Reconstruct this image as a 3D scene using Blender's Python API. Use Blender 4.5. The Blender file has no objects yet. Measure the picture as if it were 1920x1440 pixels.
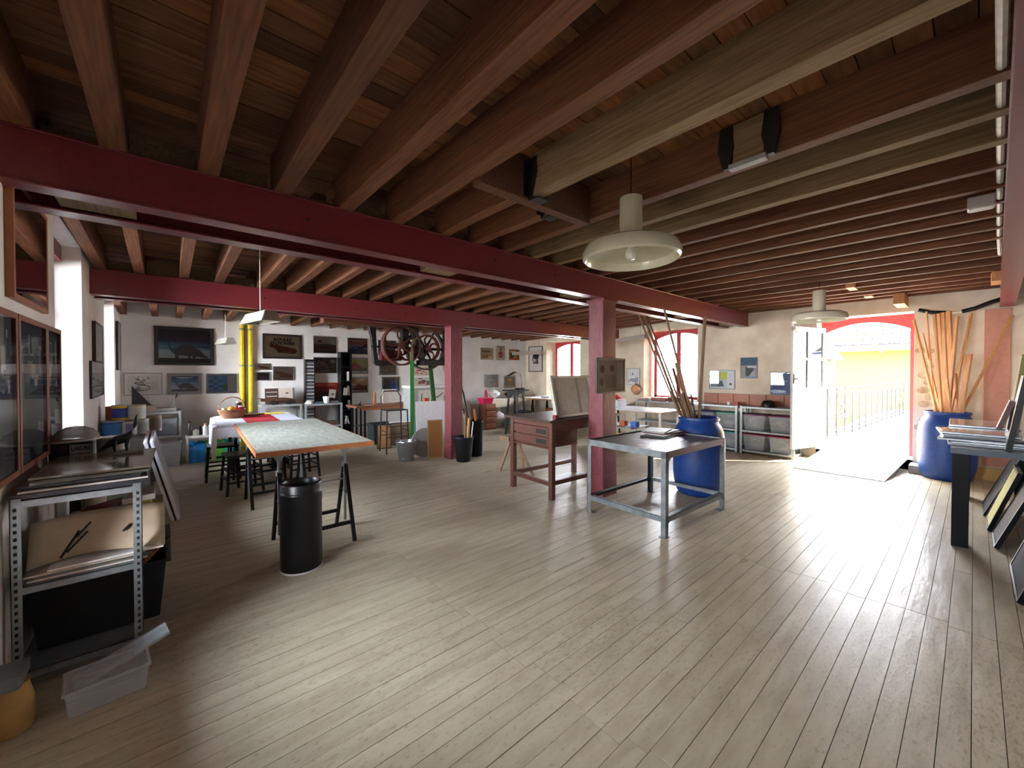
import bpy, bmesh, math, random
from mathutils import Vector, Matrix
random.seed(7)
sc = bpy.context.scene
COL = sc.collection
# ---------------------------------------------------------------- camera
cam_d = bpy.data.cameras.new('camera'); cam = bpy.data.objects.new('camera', cam_d); COL.objects.link(cam)
F_PX, YAW, PITCH, EYE = 750.0, math.radians(49.1), math.radians(0.8), 1.5
cam_d.sensor_fit = 'HORIZONTAL'; cam_d.sensor_width = 36.0
cam_d.lens = F_PX / 1920.0 * 36.0
cam_d.shift_y = -(720.0 - (697.0 + F_PX * math.tan(PITCH))) / 1920.0
cam_d.clip_start = 0.02; cam_d.clip_end = 200
cam.location = (0, 0, EYE)
cam.rotation_euler = (math.pi / 2 - PITCH, 0, YAW - math.pi / 2)
sc.camera = cam
# ---------------------------------------------------------------- colour management, sky, sun, daylight portals
sc.view_settings.view_transform = 'Standard'; sc.view_settings.look = 'None'
sc.view_settings.gamma = 1.0; sc.view_settings.use_curve_mapping = False
sc.view_settings.exposure = 2.95
SKY_STRENGTH = 8.5
SUN_STRENGTH = 9.0
sc.cycles.max_bounces = 10; sc.cycles.diffuse_bounces = 8; sc.cycles.glossy_bounces = 3
sc.cycles.transparent_max_bounces = 16; sc.cycles.transmission_bounces = 6
sc.cycles.caustics_reflective = False; sc.cycles.caustics_refractive = False
sc.cycles.sample_clamp_indirect = 10.0
w = bpy.data.worlds.new('world'); sc.world = w; w.use_nodes = True
nt = w.node_tree
bg = nt.nodes['Background']
tc = nt.nodes.new('ShaderNodeTexCoord'); sx = nt.nodes.new('ShaderNodeSeparateXYZ')
cr = nt.nodes.new('ShaderNodeValToRGB')
nt.links.new(tc.outputs['Generated'], sx.inputs[0]); nt.links.new(sx.outputs['Z'], cr.inputs[0])
cr.color_ramp.elements[0].position = 0.0; cr.color_ramp.elements[0].color = (0.95, 0.96, 1.0, 1)
cr.color_ramp.elements[1].position = 0.9; cr.color_ramp.elements[1].color = (0.62, 0.78, 1.0, 1)
nt.links.new(cr.outputs[0], bg.inputs[0]); bg.inputs[1].default_value = SKY_STRENGTH
sun_d = bpy.data.lights.new('sun', 'SUN'); sun = bpy.data.objects.new('sun', sun_d); COL.objects.link(sun)
sun_d.energy = SUN_STRENGTH; sun_d.color = (1.0, 0.93, 0.80); sun_d.angle = math.radians(0.6)
sun.rotation_euler = Vector((-0.62, 0.68, -0.52)).to_track_quat('-Z', 'Y').to_euler()
sun.location = (14, -8, 10)

def portal(loc, rot, sxx, syy):
    d = bpy.data.lights.new('daylight_portal', 'AREA'); o = bpy.data.objects.new('daylight_portal', d)
    COL.objects.link(o); d.shape = 'RECTANGLE'; d.size = sxx; d.size_y = syy; d.cycles.is_portal = True
    o.location = loc; o.rotation_euler = rot
HP = math.pi / 2

# ---------------------------------------------------------------- helpers
def S(r, g, b):
    f = lambda c: (c / 255 / 12.92) if c / 255 <= 0.04045 else ((c / 255 + 0.055) / 1.055) ** 2.4
    return (f(r), f(g), f(b))

MATS = {}
def mat(name, col=(0.5, 0.5, 0.5), rough=0.6, metal=0.0, bump=0.0, scale=20.0, var=0.12, coat=0.0, tint=None,
        stretch=(1, 1, 1), obvar=0.0, attr=False, rvar=0.0, alpha=None, trans=0.0, sheen=0.0, spec=None):
    """plain procedural material: colour with noise variation, relief and wear"""
    if name in MATS: return MATS[name]
    m = bpy.data.materials.new(name); m.use_nodes = True; n = m.node_tree; N = n.nodes; L = n.links
    b = N['Principled BSDF']
    b.inputs['Roughness'].default_value = rough; b.inputs['Metallic'].default_value = metal
    if coat: b.inputs['Coat Weight'].default_value = coat; b.inputs['Coat Roughness'].default_value = 0.15
    if spec is not None: b.inputs['Specular IOR Level'].default_value = spec
    if trans: b.inputs['Transmission Weight'].default_value = trans
    t = N.new('ShaderNodeTexCoord'); mp = N.new('ShaderNodeMapping'); mp.inputs['Scale'].default_value = stretch
    L.new(t.outputs['Object'], mp.inputs[0])
    oi = N.new('ShaderNodeObjectInfo')
    ad = N.new('ShaderNodeVectorMath'); ad.operation = 'MULTIPLY_ADD'
    cb = N.new('ShaderNodeCombineXYZ'); L.new(oi.outputs['Random'], cb.inputs[0]); L.new(oi.outputs['Random'], cb.inputs[1])
    L.new(cb.outputs[0], ad.inputs[0]); ad.inputs[1].default_value = (37, 91, 0) if obvar else (0, 0, 0)
    L.new(mp.outputs[0], ad.inputs[2])
    no = N.new('ShaderNodeTexNoise'); no.inputs['Scale'].default_value = scale; no.inputs['Detail'].default_value = 5
    L.new(ad.outputs[0], no.inputs['Vector'])
    ramp = N.new('ShaderNodeValToRGB'); e = ramp.color_ramp.elements
    e[0].position = 0.3; e[1].position = 0.7
    c2 = tint if tint else tuple(min(1, c * (1 + var)) for c in col)
    c1 = tuple(c * (1 - var) for c in col) if not tint else col
    e[0].color = (*c1, 1); e[1].color = (*c2, 1)
    L.new(no.outputs['Fac'], ramp.inputs[0]); out = ramp.outputs[0]
    if attr:
        a = N.new('ShaderNodeAttribute'); a.attribute_name = 'Col'
        mx = N.new('ShaderNodeMixRGB'); mx.blend_type = 'MULTIPLY'; mx.inputs[0].default_value = 1
        L.new(out, mx.inputs[1]); L.new(a.outputs['Color'], mx.inputs[2]); out = mx.outputs[0]
    if obvar:
        hs = N.new('ShaderNodeHueSaturation'); mr = N.new('ShaderNodeMapRange')
        mr.inputs[3].default_value = 1 - obvar; mr.inputs[4].default_value = 1 + obvar
        L.new(oi.outputs['Random'], mr.inputs[0]); L.new(mr.outputs[0], hs.inputs['Value']); L.new(out, hs.inputs['Color']); out = hs.outputs[0]
    L.new(out, b.inputs['Base Color'])
    if rvar:
        r2 = N.new('ShaderNodeMapRange'); r2.inputs[3].default_value = max(0.02, rough - rvar); r2.inputs[4].default_value = rough + rvar
        n2 = N.new('ShaderNodeTexNoise'); n2.inputs['Scale'].default_value = scale * 0.35; n2.inputs['Detail'].default_value = 4
        L.new(ad.outputs[0], n2.inputs['Vector']); L.new(n2.outputs['Fac'], r2.inputs[0]); L.new(r2.outputs[0], b.inputs['Roughness'])
    if bump:
        bp = N.new('ShaderNodeBump'); bp.inputs['Strength'].default_value = bump; bp.inputs['Distance'].default_value = 0.01
        L.new(no.outputs['Fac'], bp.inputs['Height']); L.new(bp.outputs[0], b.inputs['Normal'])
    if alpha is not None: b.inputs['Alpha'].default_value = alpha
    MATS[name] = m
    return m

def glassmat(name, tint=(1, 1, 1), ior=1.45, rough=0.02):
    """thin pane: clear with a Fresnel reflection"""
    if name in MATS: return MATS[name]
    m = bpy.data.materials.new(name); m.use_nodes = True; n = m.node_tree; N = n.nodes; L = n.links
    N.remove(N['Principled BSDF'])
    tr = N.new('ShaderNodeBsdfTransparent'); tr.inputs[0].default_value = (*tint, 1)
    gl = N.new('ShaderNodeBsdfGlossy'); gl.inputs['Roughness'].default_value = rough
    fr = N.new('ShaderNodeFresnel'); fr.inputs[0].default_value = ior
    geo = N.new('ShaderNodeNewGeometry')
    mx = N.new('ShaderNodeMixShader'); L.new(fr.outputs[0], mx.inputs[0]); L.new(tr.outputs[0], mx.inputs[1]); L.new(gl.outputs[0], mx.inputs[2])
    L.new(mx.outputs[0], N['Material Output'].inputs[0])
    MATS[name] = m
    return m

class MB:
    """collects shapes, then links them as ONE mesh object"""
    def __init__(s): s.v = []; s.f = []; s.c = []; s.mi = []; s.M = Matrix(); s.col = (1, 1, 1); s.m = 0
    def at(s, x=0, y=0, z=0, rx=0, ry=0, rz=0):
        s.M = Matrix.Translation((x, y, z)) @ Matrix.Rotation(rz, 4, 'Z') @ Matrix.Rotation(ry, 4, 'Y') @ Matrix.Rotation(rx, 4, 'X'); return s
    def add(s, vs, fs):
        o = len(s.v); s.v += [tuple(s.M @ Vector(p)) for p in vs]
        for f in fs: s.f.append([o + i for i in f]); s.c.append(s.col); s.mi.append(s.m)
        return s
    def box(s, x0, x1, y0, y1, z0, z1):
        if x0 > x1: x0, x1 = x1, x0
        if y0 > y1: y0, y1 = y1, y0
        if z0 > z1: z0, z1 = z1, z0
        return s.add([(x0, y0, z0), (x1, y0, z0), (x1, y1, z0), (x0, y1, z0), (x0, y0, z1), (x1, y0, z1), (x1, y1, z1), (x0, y1, z1)],
                     [(0, 3, 2, 1), (4, 5, 6, 7), (0, 1, 5, 4), (1, 2, 6, 5), (2, 3, 7, 6), (3, 0, 4, 7)])
    def hexa(s, b, t):
        return s.add(list(b) + list(t), [(0, 3, 2, 1), (4, 5, 6, 7), (0, 1, 5, 4), (1, 2, 6, 5), (2, 3, 7, 6), (3, 0, 4, 7)])
    def bar(s, p0, p1, w, h=None, up=(0, 0, 1)):
        h = h or w; p0 = Vector(p0); p1 = Vector(p1); d = (p1 - p0).normalized(); u = Vector(up)
        if abs(d.dot(u)) > 0.98: u = Vector((0, 1, 0))
        a = d.cross(u).normalized() * w / 2; b = a.cross(d).normalized() * h / 2
        return s.hexa([p0 - a - b, p0 + a - b, p0 + a + b, p0 - a + b], [p1 - a - b, p1 + a - b, p1 + a + b, p1 - a + b])
    def cyl(s, p0, p1, r0, r1=None, n=12, caps=True):
        r1 = r0 if r1 is None else r1; p0 = Vector(p0); p1 = Vector(p1); d = (p1 - p0).normalized()
        u = Vector((0, 0, 1)) if abs(d.z) < 0.9 else Vector((1, 0, 0)); a = d.cross(u).normalized(); b = a.cross(d)
        vs = []
        for p, r in ((p0, r0), (p1, r1)):
            vs += [p + (a * math.cos(2 * math.pi * i / n) + b * math.sin(2 * math.pi * i / n)) * r for i in range(n)]
        fs = [(i, (i + 1) % n, n + (i + 1) % n, n + i) for i in range(n)]
        if caps: fs += [tuple(range(n - 1, -1, -1)), tuple(range(n, 2 * n))]
        return s.add(vs, fs)
    def lathe(s, prof, n=24, cx=0, cy=0, cz=0, cap0=False, cap1=False):
        vs = [(cx + r * math.cos(2 * math.pi * i / n), cy + r * math.sin(2 * math.pi * i / n), cz + z) for r, z in prof for i in range(n)]
        fs = [(k * n + i, k * n + (i + 1) % n, (k + 1) * n + (i + 1) % n, (k + 1) * n + i) for k in range(len(prof) - 1) for i in range(n)]
        if cap0: fs.append(tuple(range(n - 1, -1, -1)))
        if cap1: fs.append(tuple((len(prof) - 1) * n + i for i in range(n)))
        return s.add(vs, fs)
    def tube(s, pts, r, n=8, closed=False):
        pts = [Vector(p) for p in pts]; rs = r if isinstance(r, (list, tuple)) else [r] * len(pts); vs = []; N_ = len(pts)
        for i, p in enumerate(pts):
            a = pts[(i - 1) % N_] if (closed or i > 0) else p; b = pts[(i + 1) % N_] if (closed or i < N_ - 1) else p
            d = (b - a).normalized(); u = Vector((0, 0, 1)) if abs(d.z) < 0.95 else Vector((1, 0, 0))
            x = d.cross(u).normalized(); y = x.cross(d)
            vs += [p + (x * math.cos(2 * math.pi * k / n) + y * math.sin(2 * math.pi * k / n)) * rs[i] for k in range(n)]
        K = N_ if closed else N_ - 1
        fs = [(i * n + k, i * n + (k + 1) % n, ((i + 1) % N_) * n + (k + 1) % n, ((i + 1) % N_) * n + k) for i in range(K) for k in range(n)]
        if not closed: fs += [tuple(range(n - 1, -1, -1)), tuple((N_ - 1) * n + k for k in range(n))]
        return s.add(vs, fs)
    def prism(s, poly, t0, t1, plane='XZ'):
        """2D polygon extruded; plane XZ -> thickness along Y"""
        g = {'XZ': lambda a, b, t: (a, t, b), 'XY': lambda a, b, t: (a, b, t), 'YZ': lambda a, b, t: (t, a, b)}[plane]
        n = len(poly); vs = [g(a, b, t0) for a, b in poly] + [g(a, b, t1) for a, b in poly]
        return s.add(vs, [tuple(range(n)), tuple(range(2 * n - 1, n - 1, -1))] + [(i, i + n, (i + 1) % n + n, (i + 1) % n) for i in range(n)])
    def flat(s, poly, y=0.0, plane='XZ'):
        g = {'XZ': lambda a, b: (a, y, b), 'XY': lambda a, b: (a, b, y)}[plane]
        return s.add([g(a, b) for a, b in poly], [tuple(range(len(poly)))])
    def build(s, name, m, parent=None, smooth=False, bevel=0.0, loc=None, stuff=False, label=None, keepn=False, subsurf=0):
        me = bpy.data.meshes.new(name); me.from_pydata(s.v, [], s.f)
        for mm in (m if isinstance(m, (list, tuple)) else [m]): me.materials.append(mm)
        for p, k in zip(me.polygons, s.mi): p.material_index = k
        ca = me.color_attributes.new('Col', 'FLOAT_COLOR', 'CORNER')
        if any(c != (1, 1, 1) for c in s.c):
            buf = []
            for p, c in zip(me.polygons, s.c): buf += list((*c, 1)) * p.loop_total
            ca.data.foreach_set('color', buf)
        else: ca.data.foreach_set('color', [1.0] * (4 * len(me.loops)))
        if not keepn:
            bm = bmesh.new(); bm.from_mesh(me); bmesh.ops.recalc_face_normals(bm, faces=bm.faces); bm.to_mesh(me); bm.free()
        if smooth:
            me.polygons.foreach_set('use_smooth', [True] * len(me.polygons))
            try: me.set_sharp_from_angle(angle=math.radians(40))
            except Exception: pass
        o = bpy.data.objects.new(name, me); COL.objects.link(o)
        if parent is not None: o.parent = parent
        if loc is not None: o.location = loc
        if bevel:
            b = o.modifiers.new('bevel', 'BEVEL'); b.width = bevel; b.segments = 2; b.limit_method = 'ANGLE'
        if subsurf:
            q = o.modifiers.new('sub', 'SUBSURF'); q.levels = subsurf; q.render_levels = subsurf
        if stuff: o['kind'] = 'stuff'
        if label: o['label'] = label
        return o

def thing(name, label, cat, loc=(0, 0, 0), rz=0.0, group=None, kind=None):
    o = bpy.data.objects.new(name, None); COL.objects.link(o); o.location = loc; o.rotation_euler = (0, 0, rz)
    o.empty_display_size = 0.1
    return tag(o, label, cat, group, kind)
def tag(o, label=None, cat=None, group=None, kind=None):
    if label: o['label'] = label
    if cat: o['category'] = cat
    if group: o['group'] = group
    if kind: o['kind'] = kind
    return o
def text(body, size, m, parent, loc, rot=(HP, 0, 0), ext=0.0008, name='lettering', sx=1.0, align='CENTER', shear=0.0, bold=0.0):
    cu = bpy.data.curves.new(name, 'FONT'); cu.body = body; cu.size = size; cu.extrude = ext; cu.align_x = align; cu.align_y = 'CENTER'
    cu.shear = shear; cu.offset = bold; cu.resolution_u = 3
    t = bpy.data.objects.new('tmp', cu); COL.objects.link(t)
    dg = bpy.context.evaluated_depsgraph_get(); me = bpy.data.meshes.new_from_object(t.evaluated_get(dg))
    bpy.data.objects.remove(t); me.materials.clear(); me.materials.append(m)
    o = bpy.data.objects.new(name, me); COL.objects.link(o); o.parent = parent; o.location = loc; o.rotation_euler = rot; o.scale = (sx, 1, 1)
    return o

# ---------------------------------------------------------------- materials
plaster = mat('limewash plaster', S(212, 210, 206), 0.9, bump=0.5, scale=3.0, tint=S(232, 230, 226))
plaster_backlit = mat('backlit beige limewash plaster', S(206, 190, 164), 0.9, bump=0.6, scale=3.0, tint=S(228, 216, 194))  # beige tone puts the backlit look of the door wall into the colour
stone_m = mat('bare rubble stone', S(168, 140, 106), 0.95, bump=0.8, scale=9, tint=S(205, 190, 165))
red_paint = mat('dark red gloss paint', S(112, 40, 46), 0.36, bump=0.05, scale=60, var=0.10, coat=0.15)
red_wood = mat('worn dark red paint on wood', S(98, 38, 44), 0.5, bump=0.4, scale=14, tint=S(124, 60, 66), stretch=(3, 3, 0.6))
red_frame = mat('red window paint', S(178, 52, 60), 0.5, bump=0.1, scale=40)
joist_m = mat('old red brown joist wood', S(88, 50, 30), 0.75, bump=0.35, scale=7, tint=S(126, 80, 50), stretch=(9, 0.5, 9), obvar=0.22)
joist_g = mat('grey tan joist wood', S(112, 90, 62), 0.8, bump=0.35, scale=7, tint=S(150, 126, 92), stretch=(9, 0.5, 9), obvar=0.12)
board_m = mat('ceiling board wood', S(102, 66, 40), 0.8, bump=0.4, scale=8, tint=S(142, 98, 62), stretch=(0.6, 5, 5), attr=True)
bare_wood = mat('bare pine wood', S(176, 122, 72), 0.6, bump=0.2, scale=12, tint=S(206, 154, 102), stretch=(4, 4, 0.5), obvar=0.12)
dull_wood = mat('grey brown weathered stick', S(112, 84, 62), 0.7, bump=0.3, scale=14, tint=S(152, 120, 92), stretch=(5, 5, 0.5), obvar=0.18)
desk_wood = mat('dark reddish desk wood', S(72, 40, 32), 0.45, bump=0.2, scale=10, tint=S(100, 62, 48), stretch=(1, 5, 5), rvar=0.12)
orange_wood = mat('orange varnished wood', S(164, 98, 58), 0.45, bump=0.15, scale=10, tint=S(190, 122, 78), stretch=(1, 5, 5))
galv = mat('galvanised steel', S(150, 156, 158), 0.42, metal=0.75, bump=0.05, scale=30, var=0.12, rvar=0.1)
greym = mat('pale grey painted metal', S(160, 162, 162), 0.5, bump=0.05)
blackm = mat('black lacquered metal', S(16, 17, 20), 0.35, bump=0.02, spec=0.3)
black_plastic = mat('black plastic', S(16, 18, 22), 0.45, bump=0.03, spec=0.3)
black_gloss = mat('glossy black lacquer', S(8, 10, 15), 0.3, spec=0.2)
whitem = mat('white paint', S(228, 226, 220), 0.55, bump=0.05)
paper = mat('off white paper', S(214, 208, 196), 0.8, bump=0.05)
cardboard = mat('brown cardboard', S(150, 106, 62), 0.8, bump=0.1, tint=S(168, 124, 78))
cream = mat('cream enamel', S(214, 210, 186), 0.22, coat=0.5, var=0.03)
bluep = mat('blue barrel plastic', S(16, 50, 112), 0.42, bump=0.06, scale=25, tint=S(22, 62, 130))
iron = mat('dark cast iron', S(24, 20, 20), 0.5, bump=0.2)
iron_red = mat('dark red cast iron', S(84, 26, 24), 0.5, bump=0.2)
green_paint = mat('green machine belt', S(48, 130, 60), 0.55, bump=0.1)
zinc = mat('zinc bucket steel', S(170, 174, 178), 0.32, metal=0.85, bump=0.05, scale=60)
clear_plastic = mat('translucent plastic', S(200, 206, 210), 0.25, alpha=0.30)
yellow_paint = mat('yellow paint', S(222, 196, 26), 0.5)
canvas_back = mat('grey backed panel', S(150, 150, 142), 0.6, bump=0.05)
cloth_w = mat('white cotton cloth', S(222, 226, 238), 0.9, bump=0.15, scale=60)
cloth_r = mat('red cloth', S(196, 20, 44), 0.85, bump=0.1, scale=60)
wicker = mat('wicker', S(126, 82, 46), 0.7, bump=0.4, scale=60, tint=S(160, 112, 68))
printm = mat('printed ink', (1, 1, 1), 0.6, attr=True, var=0.0)
inkm = mat('black ink', S(24, 20, 20), 0.7)
glass = glassmat('picture glass')
wglass = glassmat('window glass')
def plain(name, rgb, rough=0.5, **k): return mat(name, S(*rgb), rough, var=0.06, **k)
# ================================================================ THE ROOM
X0, X1, Y0, Y1 = -0.57, 8.6, -0.47, 9.25
def zj(y): return 2.635 if y < 2.9 else 2.635 - (y - 2.9) * 0.0291      # underside of the joists (old, sagging ceiling)

# floor: painted boards one by one
floor_m = mat('beige gloss floor paint', S(166, 152, 127), 0.32, bump=0.35, scale=4.5, tint=S(186, 174, 150), stretch=(0.7, 3, 3),
              obvar=0.05, rvar=0.12, spec=0.12)
def wear(m):
    """chips, scuffs and grime worn into the floor paint"""
    N = m.node_tree.nodes; L = m.node_tree.links; b = N['Principled BSDF']; src = b.inputs['Base Color'].links[0].from_socket
    t = N.new('ShaderNodeTexCoord'); mp = N.new('ShaderNodeMapping'); mp.inputs['Scale'].default_value = (1.0, 2.6, 1)
    L.new(t.outputs['Object'], mp.inputs[0])
    n1 = N.new('ShaderNodeTexNoise'); n1.inputs['Scale'].default_value = 26; n1.inputs['Detail'].default_value = 8; n1.inputs['Roughness'].default_value = 0.7
    n2 = N.new('ShaderNodeTexNoise'); n2.inputs['Scale'].default_value = 0.55; n2.inputs['Detail'].default_value = 3
    L.new(mp.outputs[0], n1.inputs['Vector']); L.new(t.outputs['Object'], n2.inputs['Vector'])
    a = N.new('ShaderNodeMath'); a.operation = 'MULTIPLY_ADD'; L.new(n2.outputs['Fac'], a.inputs[0]); a.inputs[1].default_value = 0.35; L.new(n1.outputs['Fac'], a.inputs[2])
    r = N.new('ShaderNodeValToRGB'); e = r.color_ramp.elements; e[0].position = 0.72; e[0].color = (1, 1, 1, 1); e[1].position = 0.88; e[1].color = (0.66, 0.60, 0.54, 1)
    L.new(a.outputs[0], r.inputs[0])
    mx = N.new('ShaderNodeMixRGB'); mx.blend_type = 'MULTIPLY'; mx.inputs[0].default_value = 1; L.new(src, mx.inputs[1]); L.new(r.outputs[0], mx.inputs[2]); L.new(mx.outputs[0], b.inputs['Base Color'])
    bp = N.new('ShaderNodeBump'); bp.inputs['Strength'].default_value = 0.25; bp.inputs['Distance'].default_value = 0.004; L.new(n1.outputs['Fac'], bp.inputs['Height'])
    old = b.inputs['Normal'].links[0].from_socket; L.new(old, bp.inputs['Normal']); L.new(bp.outputs[0], b.inputs['Normal'])
wear(floor_m)
fl = MB().box(X0, X1, Y0, Y1, -0.10, -0.022).build('floor', mat('dark gap between boards', S(62, 48, 36), 0.95))
tag(fl, kind='structure')
PW = 0.0925; planks = []
seams = [-0.57, 1.37, 3.48, 5.6, 7.7, 8.6]
nrow = int((Y1 - Y0) / PW) + 1
for r in range(nrow):
    y0 = Y0 + r * PW; y1 = min(y0 + PW - 0.0028, Y1)
    jog = (0.0 if (r // 3) % 2 else 0.05) + random.choice([0, 0, 0.02])
    sm = [s + (jog if 0 < i < 5 else 0) for i, s in enumerate(seams)]
    if random.random() < 0.22: sm.insert(random.choice([2, 3]), random.choice([2.33, 2.45, 4.5, 2.7])); sm.sort()
    for a, b in zip(sm[:-1], sm[1:]): planks.append((a, b, y0, y1, random.uniform(-0.0012, 0.0008), random.uniform(-0.0008, 0.0008)))
def plank_key(p):
    cx = (p[0] + p[1]) / 2; cy = (p[2] + p[3]) / 2; d = 0.655 * cx + 0.756 * cy; l = 0.756 * cx - 0.655 * cy
    return 99 if d < 0.5 or abs(l) > 1.45 * d + 0.8 else math.hypot(cx, cy)
planks.sort(key=plank_key)
rest = MB()
for i, (a, b, y0, y1, dz, tl) in enumerate(planks):
    bb = [(a, y0, -0.022), (b - 0.0025, y0, -0.022), (b - 0.0025, y1, -0.022), (a, y1, -0.022)]
    tt = [(a, y0, dz + tl), (b - 0.0025, y0, dz - tl), (b - 0.0025, y1, dz), (a, y1, dz)]
    if i < 298: MB().hexa(bb, tt).build('floor_plank', floor_m, fl, keepn=True)
    else: rest.hexa(bb, tt)
rest.build('floor_planks_beyond', floor_m, fl, keepn=True, stuff=True)
# little repair patches let into the boards
pm = floor_m
for x, y, a, b in ((1.52, 2.05, 0.2, 0.11), (1.36, 2.32, 0.14, 0.08), (2.36, 2.1, 0.36, 0.12), (2.75, 2.28, 0.22, 0.14)):
    MB().box(x - a / 2, x + a / 2, y - b / 2, y + b / 2, -0.002, 0.0032).build('repair_patch', pm, fl, bevel=0.001)

# walls with window and door openings
def wall(name, axis, pos0, pos1, a0, a1, z0, z1, holes, m):
    mb = MB(); cuts = sorted({a0, a1, *[h[0] for h in holes], *[h[1] for h in holes]})
    def bx(u0, u1, w0, w1):
        if axis == 'X': mb.box(pos0, pos1, u0, u1, w0, w1)
        else: mb.box(u0, u1, pos0, pos1, w0, w1)
    for u0, u1 in zip(cuts[:-1], cuts[1:]):
        hs = [h for h in holes if h[0] <= u0 + 1e-6 and h[1] >= u1 - 1e-6]
        if not hs: bx(u0, u1, z0, z1)
        else:
            h = hs[0]
            if h[2] > z0: bx(u0, u1, z0, h[2])
            if h[3] < z1: bx(u0, u1, h[3], z1)
    return tag(mb.build(name, m), kind='structure')
wl = wall('wall_left', 'X', X0 - 0.36, X0, Y0 - 0.3, Y1 + 0.4, -0.12, 3.1,
          [(-0.1, 0.4, 0.9, 1.9), (1.65, 2.7, 0.55, 1.8), (4.13, 5.32, 0.92, 2.62), (7.07, 8.32, 0.92, 2.62)], plaster)  # first two openings are added out of view to light the near floor
wb = wall('wall_back', 'Y', Y1, Y1 + 0.4, X0, X1 + 0.5, -0.12, 3.1, [], plaster)
wf = wall('wall_far', 'X', X1, X1 + 0.5, Y0 - 0.3, Y1, -0.12, 3.1,
          [(0.60, 1.80, 0.15, 2.42), (3.87, 5.14, 0.87, 2.46), (7.08, 8.36, 0.78, 2.38)], plaster_backlit)
wr = wall('wall_right', 'Y', Y0 - 0.3, Y0, X0, X1, -0.12, 3.1, [], plaster)
for y0, y1, z0, z1 in ((-0.1, 0.4, 0.9, 1.9), (1.65, 2.7, 0.55, 1.8), (4.13, 5.32, 0.92, 2.62), (7.07, 8.32, 0.92, 2.62)):  # first two belong to the added openings
    portal((X0 - 0.38, (y0 + y1) / 2, (z0 + z1) / 2), (0, -HP, 0), z1 - z0, y1 - y0)
for y0, y1, z0, z1 in ((0.60, 1.80, 0.15, 2.42), (3.87, 5.14, 0.87, 2.46), (7.08, 8.36, 0.78, 2.38)):
    portal((X1 + 0.52, (y0 + y1) / 2, (z0 + z1) / 2), (0, HP, 0), z1 - z0, y1 - y0)
# bare rubble beside the door, plaster fallen off
for r in range(13):
    for c in range(3):
        y = 0.30 + c * 0.125 + (0.06 if r % 2 else 0) + random.uniform(-.02, .02); z = 0.42 + r * 0.115 + random.uniform(-.02, .02); s = random.uniform(0.052, 0.075)
        if y + s > 0.6 or (r > 8 and c == 0) or random.random() < .12: continue
        n = 8; poly = [(y + s * math.cos(6.283 * k / n) * random.uniform(0.82, 1.08), z + s * 0.78 * math.sin(6.283 * k / n) * random.uniform(0.82, 1.08)) for k in range(n)]
        MB().prism(poly, X1 - random.uniform(0.004, 0.012), X1 + 0.01, 'YZ').build('stone', stone_m, wf, bevel=0.003)
# wooden skirting, window sills and plastered pilaster
tag(MB().box(X1 - 0.03, X1, Y0, 0.05, 0.0, 0.17).build('baseboard_far', plain('ochre painted skirting', (196, 160, 96), 0.6), None), kind='structure')
tag(MB().box(X1 - 0.04, X1, -0.32, -0.09, 0.2, 2.36).build('trim_1', plain('pink painted pilaster board', (196, 138, 116), 0.7), None, bevel=0.004), kind='structure')

# ceiling: backing, boards, joists
ceil = MB()
for a, b in ((Y0 - 0.3, 2.9), (2.9, Y1 + 0.4)):
    za, zb = zj(a) + 0.265, zj(b) + 0.265
    ceil.hexa([(X0 - .5, a, za), (X1 + .5, a, za), (X1 + .5, b, zb), (X0 - .5, b, zb)], [(X0 - .5, a, 3.1), (X1 + .5, a, 3.1), (X1 + .5, b, 3.1), (X0 - .5, b, 3.1)])
ceil = tag(ceil.build('ceiling', mat('dark void above boards', S(24, 16, 10), 0.95)), kind='structure')
tones = [(0.6, 0.55, 0.5), (1, 1, 1), (1.35, 1.25, 1.1), (0.8, 0.75, 0.7), (0.4, 0.33, 0.3), (1.5, 1.35, 1.1), (1.1, 0.9, 0.75), (0.85, 0.9, 0.9)]
boards = []; CW = 0.118; y = Y0
while y < Y1:
    x = X0
    while x < X1:
        L = random.choice([0.375, 0.75, 1.125, 1.125, 1.5]) if x > 0.9 else random.choice([0.75, 1.5])
        x2 = min(x + L, X1); boards.append((x, x2, y, min(y + CW, Y1), random.uniform(0, 0.006))); x = x2
    y += CW
boards.sort(key=lambda b: math.hypot((b[0] + b[1]) / 2 - 0.9, (b[2] + b[3]) / 2 - 0.9))
rest = MB()
for i, (a, b, y0, y1, dz) in enumerate(boards):
    z0 = zj(y0) + 0.24 + dz; z1 = zj(y1) + 0.24 + dz
    bb = [(a + .0015, y0 + .0025, z0), (b - .0015, y0 + .0025, z0), (b - .0015, y1 - .0025, z1), (a + .0015, y1 - .0025, z1)]
    tt = [(p[0], p[1], p[2] + 0.02) for p in bb]
    c = random.choice(tones) if a > 0.7 else random.choice(tones[:4])
    mb = MB() if i < 290 else rest
    mb.col = c; mb.hexa(bb, tt)
    if i < 290: mb.build('ceiling_board', board_m, ceil, keepn=True)
rest.build('ceiling_boards_beyond', board_m, ceil, keepn=True, stuff=True)
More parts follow.
